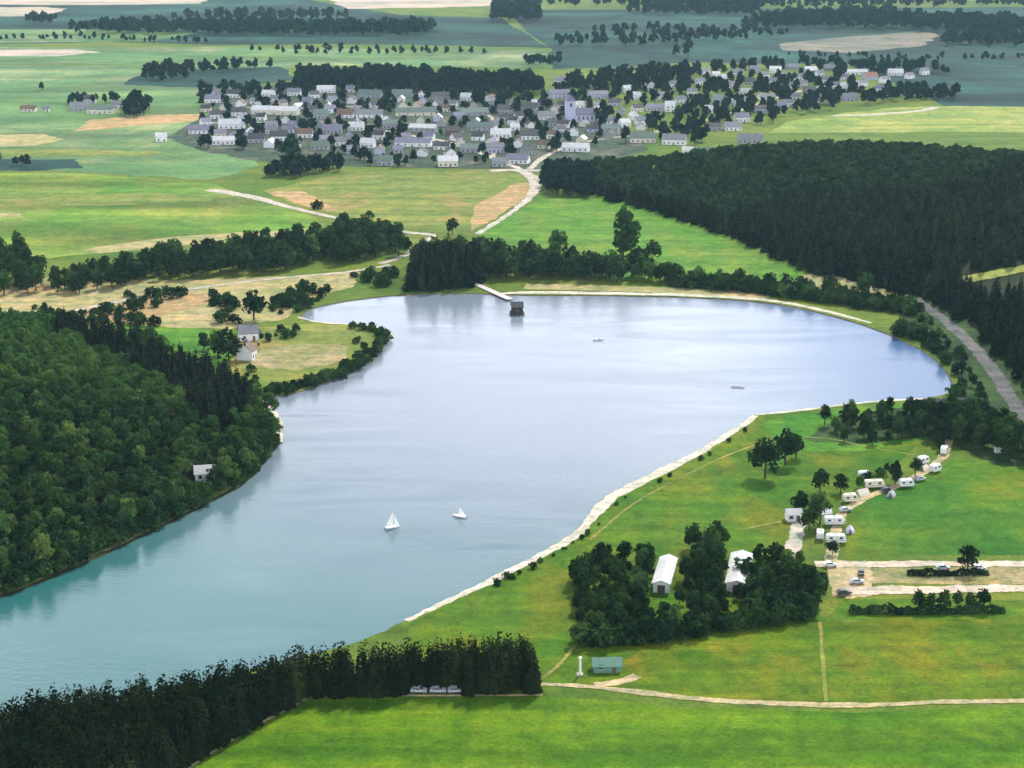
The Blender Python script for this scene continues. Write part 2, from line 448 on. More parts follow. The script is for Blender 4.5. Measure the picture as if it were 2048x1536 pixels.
def strip(name, line, w, z, m, widths=None, kind='structure'):
    """ribbon along a ground-plan line"""
    src = NP(line); cum = np.r_[0, np.cumsum(np.linalg.norm(np.diff(src, axis=0), axis=1))]
    st_ = max(1.2, cum[-1] / 400); tt = np.linspace(0, cum[-1], max(3, int(cum[-1] / st_) + 1))
    pts = list(zip(np.interp(tt, cum, src[:, 0]), np.interp(tt, cum, src[:, 1]))); L_, R_ = [], []
    rg = random.Random(int(cum[-1] * 10)); jl = jr = 0.0; base = min(w, 5)
    for i in range(len(pts)):
        a, b = Vector(pts[max(i - 1, 0)]), Vector(pts[min(i + 1, len(pts) - 1)])
        t = (b - a).normalized(); nn = Vector((-t.y, t.x))
        ww = (w if widths is None else np.interp(i / (len(pts) - 1), np.linspace(0, 1, len(widths)), widths)) / 2
        jl = .7 * jl + rg.uniform(-.10, .10) * base; jr = .7 * jr + rg.uniform(-.10, .10) * base
        L_.append((pts[i][0] + nn.x * (ww + jl), pts[i][1] + nn.y * (ww + jl), z)); R_.append((pts[i][0] - nn.x * (ww + jr), pts[i][1] - nn.y * (ww + jr), z))
    k = len(pts)
    me = bpy.data.meshes.new(name)
    me.from_pydata(L_ + R_, [], [(k + i, k + i + 1, i + 1, i) for i in range(k - 1)])
    me.materials.append(m)
    o = link(name, me)
    if kind: o['kind'] = kind
    return o

def road(name, px, w, z, m, widths=None, it=3): return strip(name, smooth_open(GP(px), it), w, z, m, widths)

# pale beaches along the shore
road('beach', [(812, 1241), (905, 1197), (985, 1160), (1075, 1115), (1158, 1070), (1184, 1034), (1228, 990), (1322, 944), (1402, 904), (1482, 852), (1512, 831)], 3.6, .012, M['shore'], [2.0, 3.2, 3.6, 4.6, 5.0, 4.2, 3.4, 2.6])
road('beach', [(1512, 829), (1600, 821), (1700, 807), (1790, 800), (1855, 797)], 2.0, .016, M['shore'])
road('beach', [(985, 588), (1060, 584), (1200, 586), (1400, 590), (1545, 600), (1642, 619), (1742, 646)], 4.0, .012, M['shore'], [3.5, 6.5, 6, 6, 4, 4, 2.4])
road('beach', [(515, 785), (533, 805), (562, 842), (560, 884)], 2.0, .012, M['shore'])
road('beach', [(596, 634), (640, 646), (720, 649), (775, 658), (786, 674)], 1.3, .012, M['shore'])
road('mown_strip', [(1050, 572), (1200, 576), (1400, 582), (1540, 592)], 13, .008, M['pale'])

Z = [0.02]
def field(px, m, name='field', wob=1.0, smooth=0):
    Z[0] += .002
    poly = GP(px)
    if smooth: poly = smooth_closed(poly, smooth)
    poly = wobble(poly, wob, len(px) * 7 + int(px[0][0]))
    return sheet(name, poly, Z[0], M[m])

# ---- foreground
field([(625, 1394), (1090, 1392), (1400, 1418), (1700, 1424), (2100, 1412), (2300, 1412), (2300, 1700), (200, 1700), (385, 1536)], 'bottom', wob=.4)
field([(1170, 1366), (1260, 1290), (1660, 1232), (1700, 1244), (2300, 1230), (2300, 1404), (1850, 1408), (1420, 1402)], 'olive', wob=.6)
field([(822, 1246), (905, 1203), (985, 1167), (1078, 1120), (1164, 1074), (1190, 1040), (1236, 996), (1326, 950), (1408, 910), (1490, 858), (1512, 836), (1700, 812), (1850, 803),
       (1850, 880), (1740, 970), (1600, 1040), (1560, 1140), (1640, 1180), (1640, 1240), (1300, 1290), (1180, 1366), (1000, 1380), (800, 1330)], 'lakegrass', wob=.4)
field([(1690, 1110), (1700, 1000), (1860, 950), (1900, 920), (2300, 930), (2300, 1112)], 'greenright', wob=.8)
field([(1650, 1240), (1690, 1200), (2300, 1200), (2300, 1236)], 'greenright', wob=.5)
field([(1650, 1135), (2300, 1135), (2300, 1166), (1680, 1168)], 'pinkgrass', wob=.5)
# ---- middle distance
field([(955, 468), (1010, 436), (1080, 398), (1180, 396), (1300, 408), (1460, 458), (1560, 510), (1620, 550), (1560, 574), (1400, 570), (1220, 560), (1000, 520)], 'midgreen', wob=1.2)
field([(1600, 548), (1835, 545), (1835, 592), (1640, 600), (1580, 580)], 'pale', wob=1.5)
field([(525, 382), (610, 362), (720, 345), (860, 338), (1000, 342), (1060, 352), (1066, 385), (1000, 430), (930, 464), (800, 455), (700, 432), (590, 408)], 'oat', wob=1.2)
field([(940, 450), (950, 412), (1020, 372), (1056, 362), (1064, 388), (1000, 432), (945, 462)], 'stubble', wob=1.5)
field([(530, 385), (600, 382), (680, 420), (640, 420)], 'stubble', wob=1.5)
field([(-400, 350), (140, 345), (420, 366), (500, 396), (620, 430), (650, 452), (560, 472), (300, 500), (100, 515), (-400, 520)], 'leftgreen', wob=1.5)
field([(340, 474), (610, 458), (630, 468), (420, 486), (200, 506), (160, 500)], 'pale', wob=1.2)
field([(-200, 585), (-200, 560), (100, 556), (330, 562), (470, 556), (600, 552), (720, 545), (700, 575), (620, 600), (560, 640), (440, 660), (250, 650), (100, 640)], 'pale', wob=2)
field([(160, 612), (340, 588), (440, 582), (430, 600), (300, 640), (170, 640)], 'stubble', wob=1.5)
field([(-200, 566), (110, 566), (110, 584), (-200, 590)], 'stubble', wob=1.5)
field([(440, 738), (470, 690), (480, 660), (600, 648), (700, 652), (762, 658), (772, 672), (758, 695), (730, 722), (680, 748), (610, 772), (520, 770)], 'oat', wob=1.0)
field([(520, 700), (600, 690), (700, 690), (690, 722), (600, 740), (490, 735)], 'pinkgrass', wob=1.0)
field([(240, 650), (440, 660), (470, 700), (450, 742), (520, 775), (505, 785), (420, 762), (300, 705), (180, 668)], 'meadow', wob=1.0)
field([(1530, 845), (1700, 815), (1850, 805), (1840, 880), (1700, 905), (1560, 900)], 'meadow', wob=.8)
field([(1800, 596), (1860, 596), (1920, 630), (2010, 720), (2080, 830), (2200, 930), (2050, 930),  (2030, 815), (1990, 750), (1890, 644), (1828, 606)], 'shade', name='shaded_undergrowth', wob=1.0)  # dark ground sheet with tree shade painted in
field([(1828, 604), (1890, 644), (1990, 750), (2030, 815), (2120, 900), (2120, 935), (1990, 930), (1905, 890), (1850, 875), (1700, 890), (1600, 880), (1680, 835), (1860, 806), (1915, 800), (1918, 758), (1890, 722), (1840, 684), (1790, 664), (1800, 620)], 'shade', name='shaded_undergrowth', wob=1.2)
# ---- far
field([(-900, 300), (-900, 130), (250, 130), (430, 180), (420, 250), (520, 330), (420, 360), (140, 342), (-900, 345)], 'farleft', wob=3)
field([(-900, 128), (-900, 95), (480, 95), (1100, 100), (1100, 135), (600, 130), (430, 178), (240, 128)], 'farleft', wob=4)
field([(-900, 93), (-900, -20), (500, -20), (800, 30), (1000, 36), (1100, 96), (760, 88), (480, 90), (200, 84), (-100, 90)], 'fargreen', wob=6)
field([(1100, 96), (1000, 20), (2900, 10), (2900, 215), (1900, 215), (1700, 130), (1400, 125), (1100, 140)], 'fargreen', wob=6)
field([(-900, 112), (-900, 100), (150, 99), (205, 104), (120, 112)], 'farpale', wob=5)
field([(-300, 34), (-300, 14), (90, 14), (135, 18), (80, 32)], 'farpale', wob=8)
field([(690, 18), (660, -2), (640, -20), (1000, -20), (985, 12), (860, 15)], 'farpale', wob=8)
field([(-300, 8), (-300, -6), (420, -4), (400, 8), (150, 10)], 'farpale', wob=8)
field([(1560, 100), (1560, 86), (1840, 62), (1880, 70), (1840, 92), (1700, 106)], 'fallow', wob=5, name='fallow_field')
field([(1540, 266), (1570, 244), (1680, 228), (1780, 216), (1900, 212), (2700, 224), (2700, 266), (1900, 264)], 'yellow', wob=2)
field([(150, 262), (180, 240), (300, 230), (400, 228), (410, 242), (300, 250)], 'stubble', wob=2)
field([(-300, 292), (-300, 268), (90, 268), (130, 280), (60, 292)], 'pale', wob=3)
field([(395, 300), (330, 275), (420, 228), (410, 182), (560, 170), (900, 184), (1100, 200), (1250, 250), (1300, 300), (1100, 345), (1000, 338), (820, 336), (620, 330), (500, 320)], 'villagelot', wob=2)
field([(-100, 428), (40, 426), (42, 434), (-100, 437)], 'pale', wob=1)

field([(-200, 318), (150, 319), (165, 336), (60, 342), (-200, 342)], 'fargreen', wob=2)
field([(-200, 396), (300, 386), (440, 392), (420, 402), (200, 412), (-200, 410)], 'oat', wob=1.5)
field([(-200, 300), (140, 298), (330, 304), (300, 312), (-200, 314)], 'oat', wob=2)
field([(-300, 60), (150, 58), (400, 66), (300, 84), (-300, 86)], 'farleft', wob=5)
field([(240, 170), (300, 140), (560, 134), (600, 160), (420, 176)], 'fargreen', wob=4)
# ---- roads and tracks
zr = .115
def zroad():
    global zr
    zr += .003
    return zr
road('track', [(1060, 1368), (1170, 1372), (1270, 1384), (1400, 1400), (1560, 1408), (1700, 1412), (1880, 1405), (2100, 1400), (2300, 1398)], 2.4, zroad(), M['track'], [1.6, 2.6, 2.6, 2.2, 2.6, 2.6])
road('track', [(1190, 1372), (1240, 1366), (1275, 1352)], 3.4, zroad(), M['track'])
road('path', [(624, 1393), (760, 1391), (900, 1392), (1085, 1391)], 1.0, zroad(), M['track'])
road('path', [(622, 1394), (540, 1436), (460, 1482), (385, 1532), (340, 1570)], .9, zroad(), M['track'])
road('road', [(1630, 1128), (1760, 1129), (1900, 1127), (2100, 1128), (2300, 1128)], 4.4, zroad(), M['pinkish'], it=2)
road('road', [(1690, 1182), (1800, 1181), (1950, 1178), (2100, 1177), (2300, 1177)], 6.0, zroad(), M['pinkish'], it=2)
field([(1654, 1122), (1735, 1122), (1745, 1150), (1740, 1192), (1700, 1197), (1664, 1190)], 'track', name='parking_ground', wob=.6)
road('drive', [(1600, 1040), (1592, 1085), (1566, 1132)], 5.0, zroad(), M['gravel'])
road('road', [(1900, 880), (1888, 915), (1850, 945), (1790, 975), (1720, 998), (1680, 1030), (1670, 1075), (1660, 1128)], 3.4, zroad(), M['track'])
road('path', [(1480, 1060), (1530, 1050), (1584, 1040)], 1.3, zroad(), M['oat'])
road('path', [(1180, 1080), (1260, 1010), (1350, 962), (1440, 916), (1540, 880), (1640, 872), (1760, 900), (1860, 915)], 1.0, zroad(), M['oat'])
road('path', [(1150, 1290), (1120, 1330), (1080, 1362)], 1.1, zroad(), M['oat'])
road('path', [(1640, 1245), (1644, 1300), (1652, 1404)], 1.0, zroad(), M['oat'])
road('road', [(1826, 596), (1890, 640), (1945, 690), (1990, 745), (2030, 810), (2090, 900)], 6.2, zroad(), M['asphalt'])
road('track', [(420, 380), (500, 392), (590, 418), (690, 440), (780, 462), (870, 470)], 6.0, zroad(), M['gravel'], [11, 9, 6, 5, 6, 6])
road('track', [(870, 470), (840, 490), (812, 512), (760, 528)], 4, zroad(), M['gravel'])
road('road', [(1030, 338), (1066, 352), (1074, 378), (1050, 405), (1005, 438), (955, 468)], 5.5, zroad(), M['gravel'], [9, 9, 7, 4, 4, 4])
road('road', [(980, 342), (1020, 340), (1100, 342)], 10, zroad(), M['gravel'], it=2)
road('street', [(1040, 338), (985, 316), (905, 284), (800, 268), (690, 248), (560, 244), (410, 246)], 5, zroad(), M['gravel'])
road('street', [(1060, 338), (1096, 306), (1180, 280), (1300, 268), (1440, 236), (1600, 178), (1760, 156)], 5, zroad(), M['gravel'])
road('street', [(985, 316), (1000, 250), (960, 216), (700, 212), (450, 216)], 4, zroad(), M['gravel'])
road('track', [(780, 530), (700, 545), (560, 556), (400, 575), (250, 600), (150, 622)], 3.5, zroad(), M['gravel'])
road('track', [(1665, 232), (1740, 230), (1850, 222), (1870, 214)], 9, zroad(), M['gravel'], it=2)

# ------------------------------------------------------------------ wooded hills (solid relief under the trees)
hill_left = GP([(-420, 1350), (0, 1192), (100, 1154), (200, 1109), (300, 1062), (400, 1012), (484, 968), (532, 920), (556, 882), (552, 842), (520, 800), (440, 764), (300, 708), (180, 668), (0, 640), (-420, 600)])
hill_right = GP([(1085, 352), (1110, 372), (1300, 424), (1470, 478), (1600, 542), (1835, 600), (1900, 640), (2010, 735), (2070, 850), (2500, 900), (2900, 560), (2700, 338), (1900, 334), (1600, 330), (1400, 330), (1180, 336)])
def ramp01(d, a): t = np.clip(d / a, 0, 1); return t * t * (3 - 2 * t)
def h_left(P):
    d = dist_poly(hill_left, P); ins = pt_in(hill_left, P)
    return np.where(ins, 15 * ramp01(d, 90) + 1.2 * np.sin(P[:, 0] * .05) * ramp01(d, 40), -d * .3)
def h_right(P):
    d = dist_poly(hill_right, P); ins = pt_in(hill_right, P)
    return np.where(ins, 21 * ramp01(d, 120) + 4 * np.sin(P[:, 0] * .02 + P[:, 1] * .013) * ramp01(d, 80), -d * .3)

def hill(name, poly, hf, step):
    xs = [p[0] for p in poly]; ys = [p[1] for p in poly]
    X = np.arange(min(xs) - 6, max(xs) + 6, step); Y = np.arange(min(ys) - 6, max(ys) + 6, step)
    gx, gy = np.meshgrid(X, Y); P = np.stack([gx.ravel(), gy.ravel()], 1)
    h = hf(P) - .15
    ny, nx = len(Y), len(X)
    i = np.arange(ny - 1)[:, None] * nx + np.arange(nx - 1)[None]
    F = np.stack([i, i + 1, i + nx + 1, i + nx], -1).reshape(-1, 4)
    F = F[(h[F] > -.6).any(1)]
    me = np_mesh(name, np.column_stack([P, h]), F, M['forestfloor'])
    return tag(link(name, me), kind='structure')
hill('hill', hill_left, h_left, 4)
hill('hill', hill_right, h_right, 10)

cl = road('clearing', [(1905, 578), (1980, 576), (2060, 573), (2250, 570)], 11, 0, M['yellow'], it=2)
for v in cl.data.vertices: v.co.z = float(h_right(NP([[v.co.x, v.co.y]]))[0]) + .25

# ------------------------------------------------------------------ trees
def quads(cent, nrm, size, rg, aspect=1.0):
    n = len(cent)
    nrm = nrm / np.maximum(np.linalg.norm(nrm, axis=1, keepdims=True), 1e-6)
    a = np.cross(nrm, rg.normal(size=(n, 3))); a /= np.maximum(np.linalg.norm(a, axis=1, keepdims=True), 1e-6)
    b = np.cross(nrm, a)
    s = size[:, None] * .5
    a = a * s * aspect; b = b * s
    j = lambda: rg.uniform(.65, 1.3, (n, 1))
    V = np.stack([cent - a * j() - b * j(), cent + a * j() - b * j(), cent + a * j() + b * j(), cent - a * j() + b * j()], 1).reshape(-1, 3)
    return V, np.arange(4 * n).reshape(-1, 4)

def broad_crown(seed, nleaf=420, leaf=.75, H=1.0, W=1.0, clumps=15):
    """crown for a tree about 12 m tall, 7.5 m wide: leaf sprays on a dozen or so uneven clumps"""
    rg = np.random.default_rng(seed)
    cs, rs = [], []
    for k in range(clumps):
        t = rg.uniform(0, 1); ang = rg.uniform(0, 2 * math.pi) + k * 2.4
        z = 3.4 + t * 6.6
        rad = 2.7 * math.sqrt(max(.05, 1 - ((t - .35) / .72) ** 2)) * rg.uniform(.55, 1.05)
        cs.append((rad * math.cos(ang) * W, rad * math.sin(ang) * W, z * H)); rs.append(rg.uniform(1.1, 1.9) * (1.1 - .35 * t) * W)
    cs.append((0, 0, 9.8 * H)); rs.append(1.3 * W); cs.append((0, 0, 6.5 * H)); rs.append(2.3 * W)
    cs, rs = np.array(cs), np.array(rs)
    w = rs ** 2 / (rs ** 2).sum()
    k = rg.choice(len(cs), nleaf, p=w)
    d = rg.normal(size=(nleaf, 3)); d[:, 2] += .25; d /= np.linalg.norm(d, axis=1, keepdims=True)
    r = rs[k] * rg.uniform(.72, 1.08, nleaf)
    cent = cs[k] + d * r[:, None]
    nr = d + rg.normal(size=(nleaf, 3)) * .45
    return quads(cent, nr, leaf * rg.uniform(.6, 1.3, nleaf), rg)

def trunk_geo(H=7.0, r=.26, limbs=3, seed=0):
    rg = random.Random(seed); m = MB()
    m.tube([(0, 0, -.6), (.05, 0, H * .35), (rg.uniform(-.2, .2), rg.uniform(-.2, .2), H * .7), (rg.uniform(-.2, .2), .1, H)], [r * 1.25, r, r * .7, r * .3], 6)
    for k in range(limbs):
        a = 2.1 * k + rg.uniform(0, 1); z = H * rg.uniform(.4, .65)
        m.tube([(0, 0, z), (math.cos(a) * 1.0, math.sin(a) * 1.0, z + 1.0), (math.cos(a) * 2.0, math.sin(a) * 2.0, z + 2.4)], [r * .5, r * .38, r * .15], 5)
    return m

def spruce_crown(seed, nq=300, H=14.0, W=2.3, leaf=.9, base=.06, shape=.85):
    """tiers of drooping sprays on a narrow cone"""
    rg = np.random.default_rng(seed)
    t = np.sqrt(rg.uniform(0, 1, nq)); t = 1 - t                     # more sprays low down
    tier = np.round(t * 13) / 13 + rg.normal(size=nq) * .012
    z = H * (base + (1 - base) * np.clip(tier, 0, 1))
    rad = W * (1 - np.clip(tier, 0, 1)) ** shape * rg.uniform(.45, 1.08, nq) + .08
    ang = rg.uniform(0, 2 * math.pi, nq)
    rad *= 1 + .18 * np.sin(ang * 2 + seed)
    cent = np.stack([rad * np.cos(ang), rad * np.sin(ang), z - rad * .28], 1)
    nr = np.stack([np.cos(ang) * .75, np.sin(ang) * .75, np.full(nq, .8)], 1) + rg.normal(size=(nq, 3)) * .3
    V, F = quads(cent, nr, leaf * rg.uniform(.6, 1.25, nq) * (1.1 - .55 * tier), rg, 1.0)
    tip = np.array([[.12, 0, H * .93], [-.1, .1, H * .93], [-.05, -.12, H * .93], [0, 0, H * 1.03]])
    b = len(V)
    V = np.vstack([V, tip]); F = np.vstack([F, [[b, b + 1, b + 3, b + 3], [b + 1, b + 2, b + 3, b + 3], [b + 2, b, b + 3, b + 3]]][0:0] if False else [F])
    return V[:b], F

SWAP = dict(broad=('broad2', .2), belt=('belt2', .3), grove=('grove2', .22), bush=('greenbush', .3))
KIND = {}
def define(kind, crowns, leafm, trunk, tm='bark'):
    KIND[kind] = dict(geo=crowns, crown=[np_mesh(kind + '_crown', v, f, M[leafm]) for v, f in crowns],
                      trunk=[trunk.mesh(kind + '_trunk', M[tm])], leaf=leafm)
define('broad', [broad_crown(s, 460, .78) for s in range(5)], 'leaf', trunk_geo(8, .26, 3, 1))
define('grove', [broad_crown(20 + s, 620, .8, 1.0, 1.1, 18) for s in range(4)], 'leafdark', trunk_geo(8.5, .3, 3, 2))
define('broad2', [broad_crown(140 + s, 460, .78, 1.06, .95) for s in range(3)], 'leaflight', trunk_geo(8, .26, 3, 1))
define('belt2', [broad_crown(150 + s, 300, 1.0, .95, 1.05) for s in range(3)], 'leaf', trunk_geo(7.5, .28, 2, 5))
define('grove2', [broad_crown(160 + s, 620, .8, 1.05, 1.0, 18) for s in range(3)], 'leaf', trunk_geo(8.5, .3, 3, 2))
define('spruce', [spruce_crown(s, 480, 13.5, 2.4, shape=.42) for s in range(5)], 'needle', trunk_geo(11, .2, 0, 3))
define('hillpine', [spruce_crown(40 + s, 210, 15, 3.0, 1.35) for s in range(4)], 'pine', trunk_geo(14, .25, 0, 4))
define('belt', [broad_crown(60 + s, 300, 1.0, .9, 1.15) for s in range(4)], 'leafdark', trunk_geo(7.5, .28, 2, 5))
def low(vf, dz): return vf[0] - np.array([0, 0, dz]), vf[1]
define('bush', [low(broad_crown(80 + s, 240, .85, .55, 1.0, 9), 1.5) for s in range(4)], 'leafdark', trunk_geo(2.5, .15, 2, 6))
define('greenbush', [low(broad_crown(90 + s, 260, .85, .6, 1.0, 10), 1.6) for s in range(4)], 'leaf', trunk_geo(2.5, .15, 2, 6))
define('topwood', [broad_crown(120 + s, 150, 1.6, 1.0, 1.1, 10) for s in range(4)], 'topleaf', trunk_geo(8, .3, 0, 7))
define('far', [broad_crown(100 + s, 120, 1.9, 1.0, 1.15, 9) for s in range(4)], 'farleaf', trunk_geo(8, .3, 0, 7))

RG = random.Random(11)
def tree(kind, x, y, z, s, name, label, cat='tree', group=None, parts=True, sz=None):
    if kind in SWAP and RG.random() < SWAP[kind][1]: kind = SWAP[kind][0]
    k = KIND[kind]; i = RG.randrange(len(k['crown']))
    e = bpy.data.objects.new(name, None); COL.objects.link(e)
    e.location = (x, y, z); e.rotation_euler = (0, 0, RG.uniform(0, 6.28)); e.scale = (s, s, sz or s); e.empty_display_size = .5
    tag(e, label, cat, group)
    link('crown', k['crown'][i], e); link('trunk', k['trunk'][0], e)
    return e

FARMESH = {}
def small_tree(kind, x, y, z, s, name, label, cat='tree', group=None):
    """a far tree of a few pixels: crown and stem in one mesh"""
    k = KIND[kind]; i = RG.randrange(len(k['geo']))
    if (kind, i) not in FARMESH:
        v, f = k['geo'][i]; b = len(v)
        st = np.array([[-.3, -.3, -.5], [.3, -.3, -.5], [.3, .3, -.5], [-.3, .3, -.5], [-.15, -.15, 7], [.15, -.15, 7], [.15, .15, 7], [-.15, .15, 7]])
        sf = np.array([[0, 1, 5, 4], [1, 2, 6, 5], [2, 3, 7, 6], [3, 0, 4, 7]]) + b
        FARMESH[(kind, i)] = np_mesh(kind + '_small', np.vstack([v, st]), np.vstack([f, sf]), [M[k['leaf']], M['bark']],
                                     np.r_[np.zeros(len(f)), np.ones(4)])
    o = link(name, FARMESH[(kind, i)], None, (x, y, z), RG.uniform(0, 6.28), s)
    return tag(o, label, cat, group)

def mass(name, kind, pts, label, cat='woodland'):
    """a wood that reads as one mass: pts rows of x, y, z, scale"""
    rg = np.random.default_rng(len(pts)); geo = KIND[kind]['geo']; Vs, Fs, b = [], [], 0
    for x, y, z, s in pts:
        v, f = geo[rg.integers(len(geo))]
        a = rg.uniform(0, 6.28); c, sn = math.cos(a), math.sin(a)
        w = np.stack([v[:, 0] * c - v[:, 1] * sn, v[:, 0] * sn + v[:, 1] * c, v[:, 2]], 1) * s + (x, y, z)
        Vs.append(w); Fs.append(f + b); b += len(v)
    o = link(name, np_mesh(name, np.vstack(Vs), np.vstack(Fs), M[KIND[kind]['leaf']]))
    return tag(o, label, cat, kind='stuff')

def scatter(poly, step, seed, jit=.38):
    rg = np.random.default_rng(seed)
    xs = [p[0] for p in poly]; ys = [p[1] for p in poly]
    X = np.arange(min(xs), max(xs), step); Y = np.arange(min(ys), max(ys), step * .87)
    gx, gy = np.meshgrid(X, Y); gx = gx + (np.arange(len(Y)) % 2)[:, None] * step * .5
    P = np.stack([gx.ravel(), gy.ravel()], 1)
    P += rg.uniform(-jit, jit, P.shape) * step
    return P[pt_in(poly, P)]

def proj(x, y, z):
    """picture position of a point, in survey pixels"""
    dy, dz = y, z - CAM_H
    dep = dy * math.cos(PITCH) - dz * math.sin(PITCH)
    up = dy * math.sin(PITCH) + dz * math.cos(PITCH)
    return 1024 + FPX * x / dep, 768 - FPX * up / dep

def in_frame(P, z, m=40):
    out = []
    for (x, y), zz in zip(P, z):
        u, v = proj(x, y, zz + 8); out.append(-m < u < 2048 + m and -m < v < 1536 + m)
    return np.array(out, bool)

# left hillside: broadleaf wood, with a darker band of conifers along its crest
band = GP([(120, 650), (260, 690), (380, 735), (460, 775), (505, 812), (500, 860), (440, 900), (390, 880), (330, 820), (230, 750), (120, 700)])
P = scatter(hill_left, 5.6, 1); z = h_left(P)
keep = dist_poly(hill_left, P) > 1.0
keep &= in_frame(P, z, 120)
P, z = P[keep], z[keep]
hx, hy = G(405, 918, 9.0)
hd = np.hypot(P[:, 0] - hx, P[:, 1] - hy)
keep = (hd > 6.0) & ~((np.abs(P[:, 0] - hx) < 4.5) & (P[:, 1] < hy) & (P[:, 1] > hy - 16))
P, z = P[keep], z[keep]
inb = pt_in(band, P)
vis = in_frame(P, z, -5)
cand = np.where(~inb & vis)[0]
cand = cand[np.argsort(P[cand, 1])]
ind = set(cand[:300].tolist())
rest = []
for i in range(len(P)):
    if inb[i]: continue
    s = RG.uniform(.66, 1.05) * (.85 if P[i, 1] > 700 else 1)
    if i in ind: tree('broad', P[i, 0], P[i, 1], z[i], s, 'broadleaf_tree', 'broadleaf tree in the near part of the wooded hillside left of the lake', group='broadleaf trees on the near hillside', sz=s * RG.uniform(.8, 1.0))
    else: rest.append((P[i, 0], P[i, 1], z[i], s))
mass('woodland', 'broad', rest, 'broadleaf wood higher up the hillside left of the lake')
q = [(P[i, 0], P[i, 1], z[i], RG.uniform(.75, 1.0)) for i in np.where(inb)[0]]
for x, y, zz, s in q:
    tree('hillpine', x, y, zz, s, 'conifer_tree', 'dark conifer in the shaded band crossing the wooded hillside left of the lake', group='conifers in the dark band of the left hillside')

bl = smooth_open(GP([(0, 1186), (100, 1148), (200, 1103), (300, 1056), (400, 1006), (480, 964), (526, 918), (550, 884)]), 3)
acc = 0
for a, b in zip(bl[:-1], bl[1:]):
    acc += math.hypot(b[0] - a[0], b[1] - a[1])
    if acc > 1.9:
        acc = 0
        tree('greenbush', a[0] - RG.uniform(-.8, 2.4), a[1] + RG.uniform(-.8, 1.2), 0, RG.uniform(.45, 1.0), 'waterside_bush', 'pale green bush at the foot of the left hillside along the water', 'bush', 'bushes along the left bank')
# bottom spruce plantation
plant = GP([(-60, 1500), (0, 1486), (200, 1456), (360, 1428), (600, 1384), (800, 1366), (1030, 1352), (1060, 1362), (1090, 1386), (900, 1388), (628, 1391), (540, 1434), (460, 1478), (380, 1528), (300, 1590), (120, 1700), (-60, 1720)])
P = scatter(plant, 2.7, 3, .4); P = P[in_frame(P, np.zeros(len(P)), 60)]
for cx_ in (838, 876, 912):
    c_ = G(cx_, 1386); P = P[~((np.abs(P[:, 0] - c_[0]) < 3.2) & (P[:, 1] < c_[1] + 2.2))]
o = np.argsort(P[:, 1]); P = P[o]
n_sp = 0; rest = []
front = dist_poly(GP([(1090, 1386), (900, 1388), (628, 1391), (540, 1434), (460, 1478), (380, 1528), (300, 1590)]), P, False)
back = dist_poly(GP([(0, 1486), (200, 1456), (360, 1428), (600, 1384), (800, 1366), (1030, 1352)]), P, False)
order = np.argsort(np.minimum(front, back))
for r_, i in enumerate(order):
    s = RG.uniform(.90, 1.03)
    if r_ < 300: tree('spruce', P[i, 0], P[i, 1], 0, s, 'spruce_tree', 'slim dark spruce in the plantation along the bottom of the lake', group='spruces in the near plantation', sz=s * RG.uniform(.96, 1.06))
    else: rest.append((P[i, 0], P[i, 1], 0, s))
if rest: mass('plantation', 'spruce', rest, 'dark spruces filling the middle of the near plantation')

# right wooded hill: sunlit top painted in lighter leaves, shaded face in near-black
HH = G(1922, 352)
P = scatter(hill_right, 7.2, 5)
P = P[~((np.abs(P[:, 0] - HH[0]) < 13) & (P[:, 1] < HH[1] + 12) & (P[:, 1] > HH[1] - 40))]; z = h_right(P); k = in_frame(P, z, 150); P, z = P[k], z[k]
rd = dist_poly(smooth_open(GP([(1826, 596), (1890, 640), (1945, 690), (1990, 745), (2030, 810), (2090, 900)])), P, False)
k = rd > 6.5; P, z = P[k], z[k]
ca, cb_ = G(1915, 577), G(2300, 570)
k = ~((P[:, 0] > ca[0]) & (P[:, 1] < ca[1] + 9) & (P[:, 1] > ca[1] - 40)); P, z = P[k], z[k]
vis = in_frame(P, z, -5)
cand = np.where(vis)[0]; cand = cand[np.argsort(dist_poly(hill_right, P[cand]) + .12 * (P[cand, 1] - 700))]
ind = set(cand[:280].tolist()); rest = []
for i in range(len(P)):
    s = RG.uniform(.7, 1.05)
    if i in ind: tree('hillpine', P[i, 0], P[i, 1], z[i], s, 'pine_tree', 'near black conifer on the edge of the wooded hill right of the lake', group='conifers along the edge of the right hill')
    else: rest.append((P[i, 0], P[i, 1], z[i], s))
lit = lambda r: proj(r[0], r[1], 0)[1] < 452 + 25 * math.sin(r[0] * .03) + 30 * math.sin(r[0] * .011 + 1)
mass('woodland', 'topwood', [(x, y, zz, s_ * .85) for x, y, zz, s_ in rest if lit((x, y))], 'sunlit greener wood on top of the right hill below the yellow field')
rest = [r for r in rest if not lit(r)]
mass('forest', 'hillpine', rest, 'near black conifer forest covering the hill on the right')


# ------------------------------------------------------------------ trees of the middle distance
NOM = dict(broad=11.3, grove=11.6, spruce=14.2, hillpine=15.2, belt=10.4, bush=5.0, greenbush=5.2, far=11.6, topwood=11.6)
def place(kind, px, py, hpx, name, label, cat='tree', group=None, small=False, fat=1.0):
    x, y = G(px, py)
    s = hpx * mpp(py) / math.cos(math.atan2(CAM_H, y)) / NOM[kind]
    if small: return small_tree(kind, x, y, 0, s, name, label, cat, group)
    return tree(kind, x, y, 0, s * fat, name, label, cat, group, sz=s)

